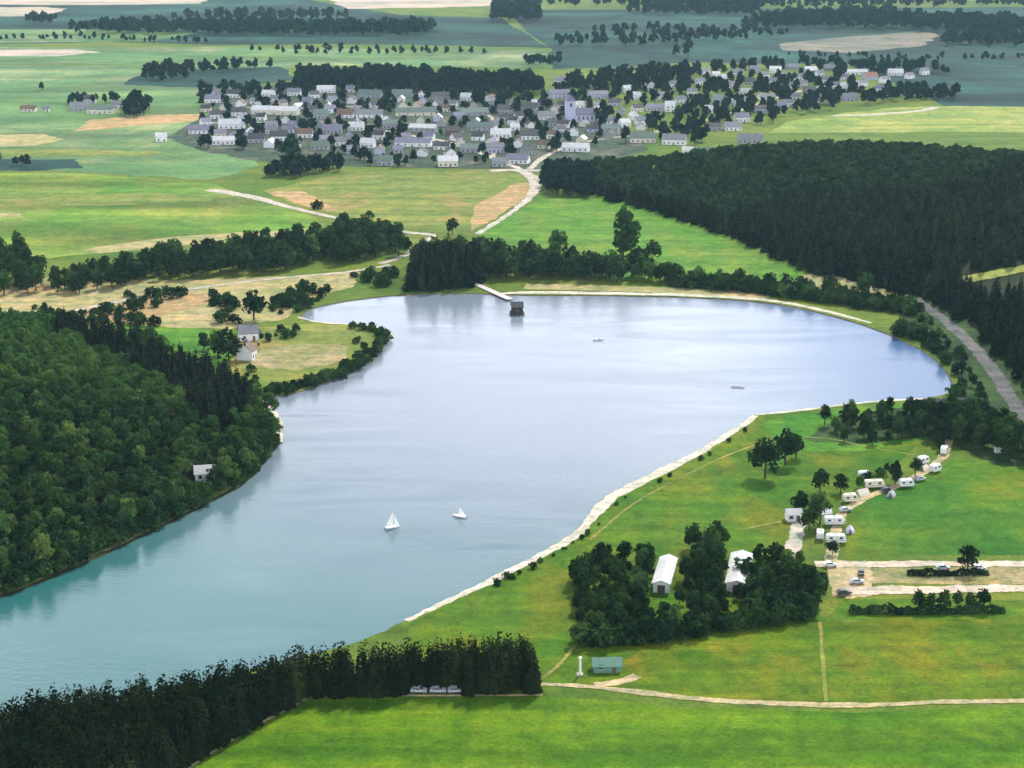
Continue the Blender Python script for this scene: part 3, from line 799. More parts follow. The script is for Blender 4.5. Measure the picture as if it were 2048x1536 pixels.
def wood(kind, px, step, seed, h, name, label, group, hv=.25, small=False, skip=None, cat='tree', gaps=0.0):
    """countable trees spread through an outline; h in metres"""
    for x, y in scatter(GP(px), step, seed, .38 if not gaps else .7):
        if skip is not None and skip(x, y): continue
        if gaps and (math.sin(x * .11 + seed) + math.sin(y * .07 + x * .05 + seed * 2) + RG.uniform(-.8, .8)) < gaps * 2 - 1: continue
        s = h * RG.uniform(1 - hv, 1 + hv) / NOM[kind]
        f = small_tree if small else tree
        f(kind, x, y, 0, s, name, label, cat=cat, group=group)

wood('belt', [(90, 584), (120, 558), (240, 545), (300, 552), (250, 578), (150, 590)], 8, 21, 9, 'belt_tree', 'dark tree in the left end of the tree belt below the pasture', 'trees at the left end of the belt')
wood('belt', [(225, 548), (330, 524), (450, 512), (640, 488), (660, 520), (560, 545), (400, 560), (260, 562)], 8.5, 22, 12, 'belt_tree', 'dark tree in the long tree belt between the left pasture and tan meadow', 'trees in the long belt')
wood('belt', [(640, 488), (690, 462), (790, 482), (830, 500), (800, 512), (720, 530), (650, 530)], 8, 23, 11, 'belt_tree', 'green tree beside the white track above the lake inlet', 'trees beside the white track')
wood('hillpine', [(820, 584), (824, 545), (870, 528), (960, 540), (962, 572), (900, 580)], 4.6, 24, 17, 'shore_conifer', 'tall black conifer in the clump at the head of the lake', 'conifers in the clump at the lake head')
wood('belt', [(830, 525), (900, 510), (1000, 525), (1200, 545), (1340, 560), (1340, 568), (1150, 562), (960, 558), (830, 545)], 7, 25, 12, 'shore_tree', 'dark tree in the row along the far shore behind the beach', 'trees along the far shore', hv=.2)
wood('bush', [(1340, 562), (1500, 574), (1640, 592), (1760, 608), (1840, 622), (1830, 632), (1640, 606), (1500, 586), (1340, 573)], 3.6, 26, 5.4, 'shore_bush', 'low dark bush in the row at the right end of the far shore', 'low bushes at the right end of the far shore', cat='bush')
wood('belt', [(1330, 556), (1480, 570), (1640, 588), (1740, 600), (1760, 608), (1640, 600), (1480, 580), (1330, 566)], 6.5, 38, 7.5, 'shore_tree', 'dark tree in the row along the far shore behind the beach', 'trees along the far shore')
wood('bush', [(490, 760), (480, 700), (520, 660), (640, 652), (760, 662), (765, 680), (700, 735), (600, 765)], 7, 39, 2.6, 'scrub_patch', 'low scrub bush on the rough grass of the peninsula', 'scrub on the peninsula', .5, cat='bush', gaps=1.0)
wood('bush', [(690, 654), (770, 660), (778, 668), (770, 690), (758, 684), (752, 668)], 3.4, 40, 2.8, 'tip_bush', 'dark bush around the tip of the grassy peninsula', 'bushes around the peninsula tip', .4, cat='bush')
wood('bush', [(600, 625), (650, 595), (760, 580), (800, 560), (780, 545), (640, 560), (560, 600), (520, 640)], 6, 27, 4, 'scrub_bush', 'scrubby bush on the tan bank above the lake inlet', 'bushes above the inlet', .5, cat='bush', gaps=.25)
wood('bush', [(60, 620), (160, 600), (340, 585), (470, 600), (480, 650), (420, 660), (250, 655), (120, 645)], 6, 28, 3.6, 'meadow_bush', 'dark bush scattered over the tan meadow left of the peninsula', 'bushes on the tan meadow', .55, cat='bush', gaps=.55)
wood('belt', [(-60, 590), (-60, 500), (40, 505), (75, 540), (100, 570), (60, 590)], 10, 29, 11, 'edge_tree', 'blue green tree in the clump at the left edge under the pasture', 'trees in the left edge clump')
wood('bush', [(540, 795), (620, 778), (700, 750), (745, 722), (770, 692), (764, 684), (730, 712), (680, 742), (600, 768), (530, 780)], 3.4, 30, 3.0, 'bank_bush', 'low dark bush along the near bank of the grassy peninsula', 'bushes along the peninsula bank', .4, cat='bush')
for px, py, h, lab in [(458, 724, 66, 'taller dark tree left of the white house on the peninsula'), (436, 712, 50, 'shorter dark tree at the back of the peninsula pair'),
                       (508, 640, 62, 'upright dark tree behind the white house on the peninsula'), (408, 700, 34, 'small round tree on the green clearing above the left wood')]:
    place('belt', px, py, h, 'meadow_tree', lab)
for px, py, h, k, lab in [(1245, 518, 96, 'belt', 'tall lone tree standing in the green field beyond the lake'), (1304, 522, 44, 'belt', 'smaller tree at the right foot of the tall lone tree'),
                          (1110, 498, 34, 'bush', 'small bush alone in the green field left of the tall tree'), (1275, 528, 34, 'bush', 'low bush between the tall lone tree and its smaller neighbour'),
                          (905, 470, 34, 'belt', 'tree at the bend where the white track meets the tan field'), (634, 418, 18, 'bush', 'tiny bush in the brown corner of the tan field'),
                          (740, 436, 14, 'bush', 'low bush on the white track below the tan field'), (1480, 552, 16, 'bush', 'low bush in the lower corner of the green field')]:
    place(k, px, py, h, 'field_tree' if k == 'belt' else 'field_bush', lab, 'tree' if k == 'belt' else 'bush')
for px, py, h, lab in [(1660, 578, 26, 'round bush left on the pale grass patch under the right hill'), (1732, 586, 38, 'largest bush on the pale grass patch under the right hill'), (1790, 584, 24, 'round bush nearest the hill on the pale grass patch')]:
    place('bush', px, py, h, 'field_bush', lab, 'bush')

# right bank of the lake, road side
wood('bush', [(1760, 655), (1840, 660), (1900, 710), (1925, 760), (1930, 800), (1905, 800), (1905, 745), (1870, 712), (1800, 676)], 6, 31, 4.5, 'bank_bush', 'dark bush on the right bank between the lake and the road', 'bushes on the right bank', .5, cat='bush')
wood('belt', [(1836, 645), (1862, 650), (1930, 725), (1968, 800), (1985, 850), (1940, 840), (1930, 750), (1895, 700)], 6.0, 32, 4.6, 'roadside_tree', 'dark tree beside the grey road along the right bank', 'trees beside the grey road')
wood('grove', [(1820, 850), (1900, 835), (2000, 860), (2070, 900), (2100, 940), (2000, 925), (1915, 890), (1850, 878)], 6, 33, 10, 'roadside_tree', 'leafy dark tree in the clump at the lake end behind the campsite', 'trees behind the campsite')
wood('grove', [(1640, 850), (1720, 832), (1830, 824), (1845, 872), (1760, 892), (1670, 888)], 7.5, 34, 6.5, 'shore_tree', 'broadleaf tree in the shady patch at the right shore corner', 'trees in the shady shore corner', .4)
for px, py, h, lab in [(1530, 956, 84, 'tall dark tree in the trio on the lakeside grass'), (1570, 930, 76, 'broad dark tree in the middle of the lakeside trio'), (1592, 916, 50, 'smallest tree of the lakeside trio'),
                       (1640, 985, 50, 'dark tree above the campsite bend'), (1600, 1030, 50, 'dark tree beside the white hut at the campsite'), (1640, 1050, 66, 'largest dark tree by the paired caravans'),
                       (1618, 1062, 50, 'tree hiding the end of the uppermost drive'), (1790, 968, 42, 'dark tree between the campsite caravans'), (1830, 955, 40, 'dark tree near the top of the campsite road'),
                       (1665, 1110, 30, 'small tree under the paired caravans'), (1598, 1136, 34, 'low tree at the foot of the uppermost drive')]:
    place('grove', px, py, h, 'campsite_tree', lab)

wood('greenbush', [(240, 700), (180, 668), (260, 655), (400, 690), (450, 735), (400, 745)], 7, 45, 3.4, 'clearing_bush', 'light green bush on the clearing behind the left wood', 'bushes on the clearing', .5, cat='bush', gaps=.5)
for a, b in zip(*[iter(smooth_open(GP([(985, 1172), (1078, 1126), (1166, 1078), (1194, 1044), (1240, 1000), (1330, 954), (1410, 914), (1492, 862)]), 3))] * 2):
    for k in range(2):
        if RG.random() < .4: tree('greenbush', a[0] + RG.uniform(-.6, 1.4), a[1] + RG.uniform(-1.2, .4), 0, RG.uniform(.12, .42), 'shore_shrub', 'tiny shrub on the grass edge behind the long right beach', 'shrub', 'shrubs behind the right beach')
wood('grove', [(1672, 990), (1720, 968), (1790, 942), (1850, 912), (1876, 880), (1892, 872), (1880, 905), (1850, 930), (1790, 958), (1730, 980)], 5.5, 47, 5.6, 'campsite_tree', 'dark leafy tree in the line behind the caravans', 'trees behind the caravans', .35, gaps=.3)
# the grove
drives = [smooth_open(GP(d)) for d in ([(1348, 1100), (1334, 1150), (1316, 1215)], [(1484, 1090), (1478, 1140), (1470, 1215)])]
def in_drive(x, y):
    for d in drives:
        for a in d:
            if abs(x - a[0]) < 4.4 and -4 < (y - a[1]) + 8 < 14: return True
    return False
grove = [(1150, 1280), (1146, 1160), (1160, 1128), (1230, 1118), (1300, 1122), (1372, 1100), (1400, 1085), (1480, 1078), (1510, 1110), (1560, 1150), (1630, 1165), (1640, 1215), (1570, 1240), (1400, 1262), (1250, 1285)]
wood('grove', grove, 5.0, 35, 7.2, 'grove_tree', 'dark leafy tree in the grove around the two long white halls', 'trees in the grove', .42, skip=in_drive)
wood('bush', [(1150, 1292), (1152, 1278), (1300, 1268), (1560, 1240), (1630, 1225), (1625, 1238), (1400, 1272), (1250, 1296)], 2.6, 36, 4.6, 'grove_bush', 'dark bush along the near edge of the grove', 'bushes along the grove edge', .35, cat='bush')

wood('bush', [(1490, 1150), (1560, 1150), (1636, 1168), (1640, 1225), (1500, 1245)], 3.4, 37, 5.0, 'grove_bush', 'dark bush filling the right end of the grove', 'bushes at the right end of the grove', .35, cat='bush')
# hedges right of the grove
def hedge(name, px, h, w, label, seed):
    rg = np.random.default_rng(seed)
    line = NP(smooth_open(GP(px), 2)); seg = np.linalg.norm(np.diff(line, axis=0), axis=1); Ln = seg.sum()
    n = int(Ln * 46); t = rg.uniform(0, Ln, n); cum = np.r_[0, np.cumsum(seg)]
    cx = np.interp(t, cum, line[:, 0]); cy = np.interp(t, cum, line[:, 1])
    hh = h * (1 + .25 * np.sin(t * .5 + seed) + .18 * np.sin(t * 1.3)) 
    a = rg.uniform(0, math.pi, n); d = np.stack([rg.normal(size=n) * .3, -np.cos(a), np.sin(a)], 1)
    cent = np.stack([cx, cy - np.cos(a) * w / 2 * rg.uniform(.8, 1.1, n), np.abs(np.sin(a)) * hh * rg.uniform(.75, 1.08, n) + .1], 1)
    v, f = quads(cent, d + rg.normal(size=(n, 3)) * .4, .55 * rg.uniform(.6, 1.3, n), rg)
    return tag(link(name, np_mesh(name, v, f, M['leafdark'])), label, 'hedge')
hedge('hedge', [(1700, 1226), (1800, 1228), (1900, 1227), (2008, 1224)], 2.2, 2.4, 'long low dark hedge under the lower sandy road', 3)
hedge('hedge', [(1815, 1150), (1880, 1151), (1975, 1149)], 1.6, 1.8, 'short dark hedge on the verge between the two sandy roads', 5)
for k, px in enumerate([1836, 1862, 1888, 1915, 1940, 1966]):
    place('grove', px, 1220, RG.uniform(34, 46), 'hedge_tree', 'bushy tree rising from the right half of the long dark hedge', group='trees in the long hedge')
place('grove', 1935, 1144, 56, 'roadside_tree', 'lone round tree on the verge between the two sandy roads')

# village surroundings
wood('far', [(528, 356), (535, 345), (600, 335), (690, 330), (680, 345), (600, 356)], 8, 41, 10, 'village_tree', 'dark tree in the hedge row above the tan field', 'trees in the row above the tan field', small=True)
place('far', 585, 344, 74, 'village_tree', 'tall narrow tree at the front of the village by the hedge row', small=True)
place('far', 83, 180, 16, 'far_tree', 'single dark tree alone in the pale pasture far left', small=True)
wood('far', [(246, 236), (262, 205), (290, 208), (306, 222), (280, 236)], 9, 42, 12, 'far_tree', 'dark tree crowding the right end of the far left farm', 'trees at the farm', small=True)
wood('far', [(1085, 385), (1090, 352), (1160, 345), (1200, 360), (1180, 400), (1120, 392)], 8, 43, 11, 'village_tree', 'dark tree in the tip of the wood by the village road', 'trees at the wood tip', small=True)

HOUSE_PX = []          # filled below, used to keep trees off the house fronts

# ------------------------------------------------------------------ buildings
M['white'] = plain_mat('white_render', (.82, .81, .78), .8, .12)
M['cream'] = plain_mat('cream_render', (.70, .64, .50), .8, .15)
M['grey'] = plain_mat('grey_render', (.36, .37, .38), .8, .15)
M['lilac'] = plain_mat('lilac_render', (.50, .48, .60), .8, .15)
M['brownw'] = plain_mat('brown_boards', (.16, .11, .08), .8, .25)
M['rwhite'] = roof_mat('white_sheet_roof', (.68, .69, .70))
M['rgrey'] = roof_mat('pale_grey_roof', (.20, .215, .245))
M['rbrown'] = roof_mat('brown_tile_roof', (.16, .10, .07))
M['rdark'] = roof_mat('dark_slate_roof', (.045, .048, .06))
M['rred'] = roof_mat('red_tile_roof', (.30, .12, .08))
M['rgreen'] = roof_mat('grey_green_roof', (.13, .20, .17))
M['rlilac'] = roof_mat('lilac_grey_roof', (.20, .195, .28))
M['glass'] = plain_mat('window_glass', (.03, .04, .05), .12, .1, spec=.6)
M['door'] = plain_mat('painted_door', (.12, .08, .06), .6, .2)
M['brick'] = plain_mat('chimney_brick', (.25, .13, .09), .9, .3)
M['wood'] = plain_mat('dark_wood', (.035, .028, .025), .8, .3)
M['plank'] = plain_mat('bleached_planks', (.55, .53, .48), .8, .25, 2)
M['metal'] = plain_mat('galvanised', (.45, .46, .48), .4, .1, metal=.6)
M['tyre'] = plain_mat('tyre_rubber', (.02, .02, .02), .8, .1)
M['hull'] = plain_mat('white_gelcoat', (.80, .80, .78), .25, .04, spec=.5)
def sail_build(nt, out, N, L):
    d = N('ShaderNodeBsdfDiffuse'); t = N('ShaderNodeBsdfTranslucent'); mx = N('ShaderNodeMixShader'); mx.inputs[0].default_value = .5
    d.inputs[0].default_value = (.85, .85, .83, 1); t.inputs[0].default_value = (.85, .85, .83, 1)
    L(d.outputs[0], mx.inputs[1]); L(t.outputs[0], mx.inputs[2]); L(mx.outputs[0], out.inputs[0])
M['sail'] = mat('sailcloth', sail_build)
M['vanw'] = plain_mat('white_paint', (.78, .78, .76), .35, .08, spec=.5)
M['cream_paint'] = plain_mat('cream_paint', (.68, .63, .45), .4, .1, spec=.5)
M['silver'] = plain_mat('silver_paint', (.42, .44, .46), .3, .08, spec=.5)
M['darkpaint'] = plain_mat('dark_paint', (.03, .035, .05), .3, .08, spec=.5)
M['bluepaint'] = plain_mat('blue_stripe', (.10, .18, .35), .4, .1)
M['teal'] = plain_mat('teal_sheet', (.12, .24, .18), .6, .15)

WALLN = dict(white='white walls', cream='cream walls', grey='grey walls', lilac='lilac walls', brownw='brown board walls')
ROOFN = dict(rwhite='white roof', rgrey='grey roof', rdark='dark roof', rred='red roof', rbrown='brown roof', rgreen='grey green roof', rlilac='lilac grey roof')

def house(name, px, py, w, d, h, rh, wall, roof, rot=0.0, label=None, group=None, cat='house', floors=1, chimney=True, at=None, zc=0.0):
    """gabled house; ridge along its own x. w, d, h, rh in metres; front faces -y"""
    x, y = at or G(px, py, zc)
    e = bpy.data.objects.new(name, None); COL.objects.link(e)
    e.location = (x, y + d / 2, zc); e.rotation_euler = (0, 0, rot); tag(e, label, cat, group)
    m = MB()
    sec = lambda X: [(X, -d / 2, -.4), (X, d / 2, -.4), (X, d / 2, h), (X, 0, h + rh), (X, -d / 2, h)]
    m.loft([sec(-w / 2), sec(w / 2)])
    m.build('wall', M[wall], e)
    m = MB(); ov = .45; sl = rh / (d / 2); t = .22
    for sgn in (-1, 1):
        y0, y1 = 0.0, sgn * (d / 2 + ov); z0, z1 = h + rh + .03, h - sl * ov + .03
        r = lambda X: [(X, y0, z0), (X, y1, z1), (X, y1, z1 + t), (X, y0, z0 + t)]
        m.loft([r(-w / 2 - ov), r(w / 2 + ov)])
    rf = m.build('roof', M[roof], e)
    if chimney:
        m = MB(); cx = w * .22; m.box(cx - .4, cx + .4, d * .08 - .35, d * .08 + .35, h + rh * .5, h + rh + 1.1); m.box(cx - .5, cx + .5, d * .08 - .45, d * .08 + .45, h + rh + 1.1, h + rh + 1.25)
        m.build('chimney', M['brick'], rf)
    nwin = max(2, min(5, int(w / 3.2)))
    step = w / nwin
    for fl in range(floors):
        for k in range(nwin):
            X = -w / 2 + step * (k + .5)
            if fl == 0 and k == nwin // 2:
                m = MB(); m.box(X - .55, X + .55, -d / 2 - .05, -d / 2 + .05, -.05, 2.1); m.build('door', M['door'], e); continue
            z = 1.0 + fl * 2.8
            m = MB(); m.box(X - .6, X + .6, -d / 2 - .04, -d / 2 + .06, z, z + 1.3)
            m.box(X - .72, X + .72, -d / 2 - .09, -d / 2 + .02, z - .1, z - .02, 1)
            m.build('window', [M['glass'], M['white']], e)
    return e

ORD = ['first', 'second', 'third', 'fourth', 'fifth', 'sixth', 'seventh', 'eighth', 'ninth', 'tenth', 'eleventh', 'twelfth', 'thirteenth', 'fourteenth', 'fifteenth', 'sixteenth', 'seventeenth', 'eighteenth']
# village houses: (px, base row, width in px, wall, roof, floors), listed row by row from the front to the back
ROWS = {
 "front row above the tan field": [(895, 334, 45, 'cream', 'rwhite', 1), (1000, 334, 34, 'grey', 'rgrey', 1), (1036, 328, 52, 'white', 'rlilac', 1), (770, 332, 34, 'grey', 'rgreen', 1)],
 "second row of the village": [(682, 292, 30, 'white', 'rgrey', 1), (640, 300, 40, 'grey', 'rgreen', 1), (735, 296, 32, 'white', 'rwhite', 1), (826, 294, 84, 'white', 'rlilac', 1), (884, 300, 36, 'white', 'rdark', 1), (940, 306, 44, 'grey', 'rgreen', 1), (990, 306, 40, 'lilac', 'rgrey', 1)],
 "third row of the village": [(445, 290, 52, 'white', 'rwhite', 1), (398, 268, 50, 'white', 'rlilac', 1), (512, 286, 36, 'grey', 'rdark', 1), (462, 258, 60, 'white', 'rwhite', 1), (556, 282, 40, 'white', 'rdark', 1), (610, 276, 34, 'white', 'rbrown', 1), (712, 262, 36, 'white', 'rwhite', 1), (664, 268, 44, 'grey', 'rlilac', 1), (780, 258, 36, 'grey', 'rgreen', 1), (846, 264, 64, 'grey', 'rwhite', 1), (905, 272, 34, 'brownw', 'rdark', 1), (960, 262, 60, 'grey', 'rgreen', 1), (1002, 276, 46, 'white', 'rwhite', 1), (1060, 280, 40, 'white', 'rdark', 1)],
 "fourth row of the village": [(432, 238, 30, 'white', 'rdark', 1), (476, 232, 34, 'white', 'rdark', 1), (550, 230, 112, 'cream', 'rwhite', 1), (640, 238, 34, 'grey', 'rgreen', 1), (690, 236, 38, 'white', 'rbrown', 1), (738, 236, 62, 'white', 'rgrey', 1), (830, 232, 92, 'cream', 'rgreen', 1), (946, 232, 66, 'grey', 'rgreen', 1), (1010, 228, 34, 'grey', 'rdark', 1), (1094, 240, 40, 'white', 'rgrey', 1), (1060, 222, 34, 'grey', 'rdark', 1)],
 "back row under the dark wood": [(424, 206, 36, 'white', 'rlilac', 1), (468, 196, 32, 'white', 'rdark', 1), (536, 194, 28, 'white', 'rwhite', 1), (588, 192, 30, 'white', 'rgrey', 1), (652, 186, 42, 'white', 'rwhite', 1), (740, 196, 54, 'grey', 'rgreen', 1), (804, 194, 46, 'grey', 'rgreen', 1), (932, 202, 24, 'white', 'rwhite', 1), (880, 200, 40, 'grey', 'rdark', 1)],
 "lilac cluster below the slope": [(1120, 168, 26, 'white', 'rlilac', 1), (1118, 198, 48, 'lilac', 'rlilac', 2), (1196, 198, 44, 'lilac', 'rlilac', 1), (1230, 212, 28, 'lilac', 'rdark', 1), (1310, 222, 40, 'lilac', 'rlilac', 1), (1340, 224, 22, 'white', 'rwhite', 2)],
 "right end above the dark hill": [(1152, 304, 62, 'white', 'rwhite', 1), (1222, 266, 40, 'grey', 'rgreen', 1), (1286, 286, 58, 'cream', 'rgreen', 1), (1350, 290, 54, 'white', 'rgrey', 1), (1376, 310, 24, 'white', 'rwhite', 1), (1410, 316, 40, 'grey', 'rgreen', 1), (1502, 288, 56, 'grey', 'rgrey', 1), (1466, 262, 40, 'white', 'rgrey', 1), (1484, 244, 34, 'white', 'rlilac', 1), (1430, 262, 30, 'grey', 'rdark', 1)],
 "middle of the wooded slope": [(1436, 204, 24, 'lilac', 'rgrey', 1), (1534, 200, 38, 'white', 'rgrey', 1), (1560, 216, 26, 'lilac', 'rlilac', 1), (1522, 226, 28, 'lilac', 'rdark', 1), (1700, 202, 36, 'lilac', 'rgrey', 1), (1500, 170, 26, 'grey', 'rdark', 1), (1620, 186, 30, 'grey', 'rdark', 1)],
 "top of the wooded slope": [(1432, 154, 18, 'white', 'rwhite', 1), (1476, 152, 28, 'white', 'rgrey', 1), (1510, 146, 24, 'grey', 'rlilac', 1), (1552, 146, 26, 'white', 'rwhite', 1), (1586, 140, 26, 'grey', 'rlilac', 1), (1622, 146, 28, 'grey', 'rwhite', 1), (1660, 142, 26, 'grey', 'rgrey', 1), (1714, 150, 50, 'white', 'rwhite', 1), (1742, 160, 30, 'lilac', 'rred', 1), (1792, 152, 34, 'white', 'rwhite', 1)],
}
for row, hs in ROWS.items():
    srt = sorted(hs)
    for (px, py, wpx, wall, roof, fl) in hs:
        k = srt.index((px, py, wpx, wall, roof, fl))
        w = max(6.5, wpx * mpp(py) * .86)
        size = 'long house' if w > 22 else 'tall house' if fl == 2 else 'small house' if w < 9.5 else 'house'
        where = 'at the left end of the' if k == 0 else 'at the right end of the' if k == len(srt) - 1 else ORD[k] + ' from the left,'
        lab = f"{size}, {WALLN[wall]}, {ROOFN[roof]}, {where} {row}"
        ws = lab.split()
        if len(ws) > 16: lab = f"{size}, {ROOFN[roof]}, {where} {row}"
        d = min(w * .8, RG.uniform(8, 11)); h = 3.2 + 2.8 * (fl - 1) + RG.uniform(0, 1.2)
        house('village_house', px, py, w, d, h, d * RG.uniform(.30, .42), wall, roof, RG.uniform(-.25, .25), lab, 'houses of the village', floors=fl)
        HOUSE_PX.append((px, py, wpx))

# far left farm and outliers
house('barn', 160, 222, 20, 11, 4.2, 3.6, 'grey', 'rgrey', .1, 'pale grey barn at the left end of the far left farm', 'farm buildings', 'barn', chimney=False)
house('barn', 200, 228, 24, 11, 4.2, 3.4, 'cream', 'rgreen', -.05, 'long barn with grey green roof in the middle of the farm', 'farm buildings', 'barn', chimney=False)
house('farmhouse', 178, 206, 12, 9, 4, 3.4, 'white', 'rdark', .1, 'white farmhouse with dark roof behind the two farm barns', 'farm buildings')
house('farmhouse', 236, 218, 13, 9, 4, 3.5, 'white', 'rgrey', .1, 'white farmhouse with grey roof beside the farm trees', 'farm buildings')
house('barn', 55, 224, 14, 8, 3, 2.6, 'cream', 'rbrown', 0, 'tan field barn standing left of the far farm', None, 'barn', chimney=False)
house('hut', 90, 224, 7, 6, 2.8, 2.2, 'cream', 'rgrey', .1, 'small tan hut between the field barn and the far farm', None, 'hut', chimney=False)
wood('far', [(128, 226), (140, 206), (165, 200), (230, 204), (260, 212), (225, 210), (170, 208), (140, 222)], 13, 46, 9, 'far_tree', 'dark tree behind the barns of the far left farm', 'trees behind the barns', small=True)
house('cottage', 321, 284, 9, 8, 4.2, 3, 'white', 'rwhite', .2, 'white cottage alone in the pasture left of the village')
house('hill_house', 1922, 352, 18, 10, 5.5, 4, 'grey', 'rgrey', .1, 'pale grey house among trees on top of the right hill', at=HH, zc=float(h_right(NP([HH]))[0]))
# lakeside houses
house('lake_house', 495, 682, 8.5, 7, 3.6, 2.8, 'white', 'rgrey', .25, 'white house with grey roof among trees on the peninsula', floors=1)
house('lake_house', 492, 722, 6, 7, 4.4, 2.8, 'white', 'rbrown', 1.35, 'white gabled house with brown roof at the neck of the peninsula')
house('forest_hut', 405, 918, 6.5, 5.5, 2.9, 2.0, 'white', 'rwhite', .2, 'white hut in the gap among trees on the left hillside', cat='hut', chimney=False, at=(hx, hy), zc=float(h_left(NP([[hx, hy]]))[0]))
house('boathouse', 1866, 826, 6, 6, 2.6, 2.2, 'white', 'rdark', 0, 'small white boathouse with dark roof at the right end of the lake', cat='boathouse', chimney=False)
house('boathouse', 1922, 826, 12, 7, 2.4, 2.6, 'grey', 'rdark', .05, 'wide grey boathouse with dark roof near the road at the lake end', cat='boathouse', chimney=False)
house('camp_hut', 1588, 1044, 4.5, 4, 2.5, 1.2, 'white', 'rwhite', .1, 'small white hut at the top of the drive beside the grove', cat='hut', chimney=False)
house('garden_shed', 1214, 1346, 7, 4, 2.0, 1.3, 'teal', 'teal', .05, 'teal green shed on the grass below the grove', cat='shed', chimney=False)

# two long white halls standing end-on among the grove
for (p0, p1, w_, lab) in [((1322, 1186), (1337, 1134), 4.6, 'long white hall with white roof, end-on, left gap of the grove'), ((1473, 1186), (1484, 1126), 6.0, 'broader long white hall with white roof, end-on, right gap of the grove')]:
    q0, q1 = G(*p0), G(*p1); ln = math.hypot(q1[0] - q0[0], q1[1] - q0[1]); ang = math.atan2(q1[1] - q0[1], q1[0] - q0[0])
    o_ = house('hall', 0, 0, ln, w_, 2.9, .9, 'white', 'rwhite', ang, lab, 'white halls in the grove', 'hall', chimney=False, at=((q0[0] + q1[0]) / 2, (q0[1] + q1[1]) / 2 - w_ / 2))
    m = MB(); m.box(-ln / 2 - .05, -ln / 2 + .05, -1.1, 1.1, -.1, 2.4); m.build('gate', M['door'], o_)

# village church
t = bpy.data.objects.new('church', None); COL.objects.link(t); x, y = G(1140, 244); t.location = (x, y, 0); t.rotation_euler = (0, 0, .2)
tag(t, 'pale lilac church with a square tower right of the middle of the village', 'church')
m = MB(); m.box(-4, 4, -4, 4, -.5, 19); m.box(-4.2, 4.2, -4.2, 4.2, 12.5, 12.9); tw = m.build('tower', M['lilac'], t)
m = MB(); m.add([(-4.5, -4.5, 19.01), (4.5, -4.5, 19.01), (4.5, 4.5, 19.01), (-4.5, 4.5, 19.01), (0, 0, 25)], [(0, 3, 2, 1), (0, 1, 4), (1, 2, 4), (2, 3, 4), (3, 0, 4)]); m.build('spire', M['rlilac'], t)
m = MB(); m.box(-1, 1, -4.06, -3.9, 14, 17); m.build('belfry_opening', M['glass'], tw)
m = MB(); sec = lambda Y: [(4.05, Y - 5, -.4), (22, Y - 5, -.4)]
s4 = lambda X: [(X, -5, -.4), (X, 5, -.4), (X, 5, 7), (X, 0, 12), (X, -5, 7)]
m.loft([s4(4.05), s4(22)]); m.build('nave', M['lilac'], t)
m = MB()
for sg in (-1, 1):
    r = lambda X: [(X, 0, 12.05), (X, sg * 5.6, 6.45), (X, sg * 5.6, 6.7), (X, 0, 12.3)]
    m.loft([r(4.3), r(22.5)])
m.build('roof', M['rlilac'], t)
for k in range(4):
    m = MB(); X = 7 + k * 4; m.box(X - .6, X + .6, -5.05, -4.9, 1.8, 5.2); m.build('window', M['glass'], t)
HOUSE_PX.append((1140, 244, 30)); HOUSE_PX.append((1165, 244, 40))

# white post beside the shed
t = bpy.data.objects.new('flag_pole', None); COL.objects.link(t); x, y = G(1160, 1350); t.location = (x, y, 0)
tag(t, 'stout white post with a finial standing left of the teal shed', 'post')
m = MB(); m.tube([(0, 0, -.3), (0, 0, 4.6)], [.42, .30], 10); m.build('pole', M['vanw'], t)
m = MB(); m.tube([(0, 0, 4.6), (0, 0, 4.75), (0, 0, 5.0), (0, 0, 5.1)], [.35, .5, .4, .1], 10); m.build('finial', M['vanw'], t)
m = MB(); m.box(-.8, .8, -.8, .8, -.1, .35); m.build('base', M['gravel'], t)

# jetty and the dark hut at its end
a, b = G(944, 566), G(1020, 600)
dx, dy = b[0] - a[0], b[1] - a[1]; Ln = math.hypot(dx, dy)
jt = bpy.data.objects.new('jetty', None); COL.objects.link(jt); jt.location = (a[0], a[1], 0); jt.rotation_euler = (0, 0, math.atan2(dy, dx))
tag(jt, 'pale plank jetty running out from the far shore to a dark hut', 'jetty')
m = MB(); n = int(Ln / .5)
for k in range(n): m.box(k * Ln / n, (k + .93) * Ln / n, -1.9, 1.9, .40, .50)
m.build('deck', M['plank'], jt)
m = MB()
for s_ in (-1.6, 1.6): m.box(0, Ln, s_ - .1, s_ + .1, .2, .395)
m.build('beam', M['wood'], jt)
for k in range(8):
    for s_ in (-1.7, 1.7):
        m = MB(); X = 3 + k * (Ln - 4) / 7; m.tube([(X, s_, -1.5), (X, s_, .39)], [.14, .13], 8); m.build('post', M['wood'], jt)
hh = bpy.data.objects.new('jetty_hut', None); COL.objects.link(hh); x, y = G(1034, 628); hh.location = (x, y + 2, 0); hh.rotation_euler = (0, 0, .1); hh.scale = (.82, .82, .86)
tag(hh, 'dark wooden hut on stilts at the lake end of the pale jetty', 'hut')
m = MB(); m.box(-4.2, 4.2, -4.2, 4.6, .32, .52); m.build('platform', M['wood'], hh)
m = MB(); sec = lambda X: [(X, -3, .53), (X, 3, .53), (X, 3, 4.2), (X, 0, 6.4), (X, -3, 4.2)]; m.loft([sec(-3.2), sec(3.2)]); m.build('wall', M['wood'], hh)
m = MB()
for sg in (-1, 1):
    r = lambda X: [(X, 0, 6.45), (X, sg * 3.6, 3.85), (X, sg * 3.6, 4.05), (X, 0, 6.65)]
    m.loft([r(-3.7), r(3.7)])
m.build('roof', M['rdark'], hh)
m = MB(); m.box(-.6, .6, -3.06, -2.95, .6, 2.6); m.build('door', M['door'], hh)
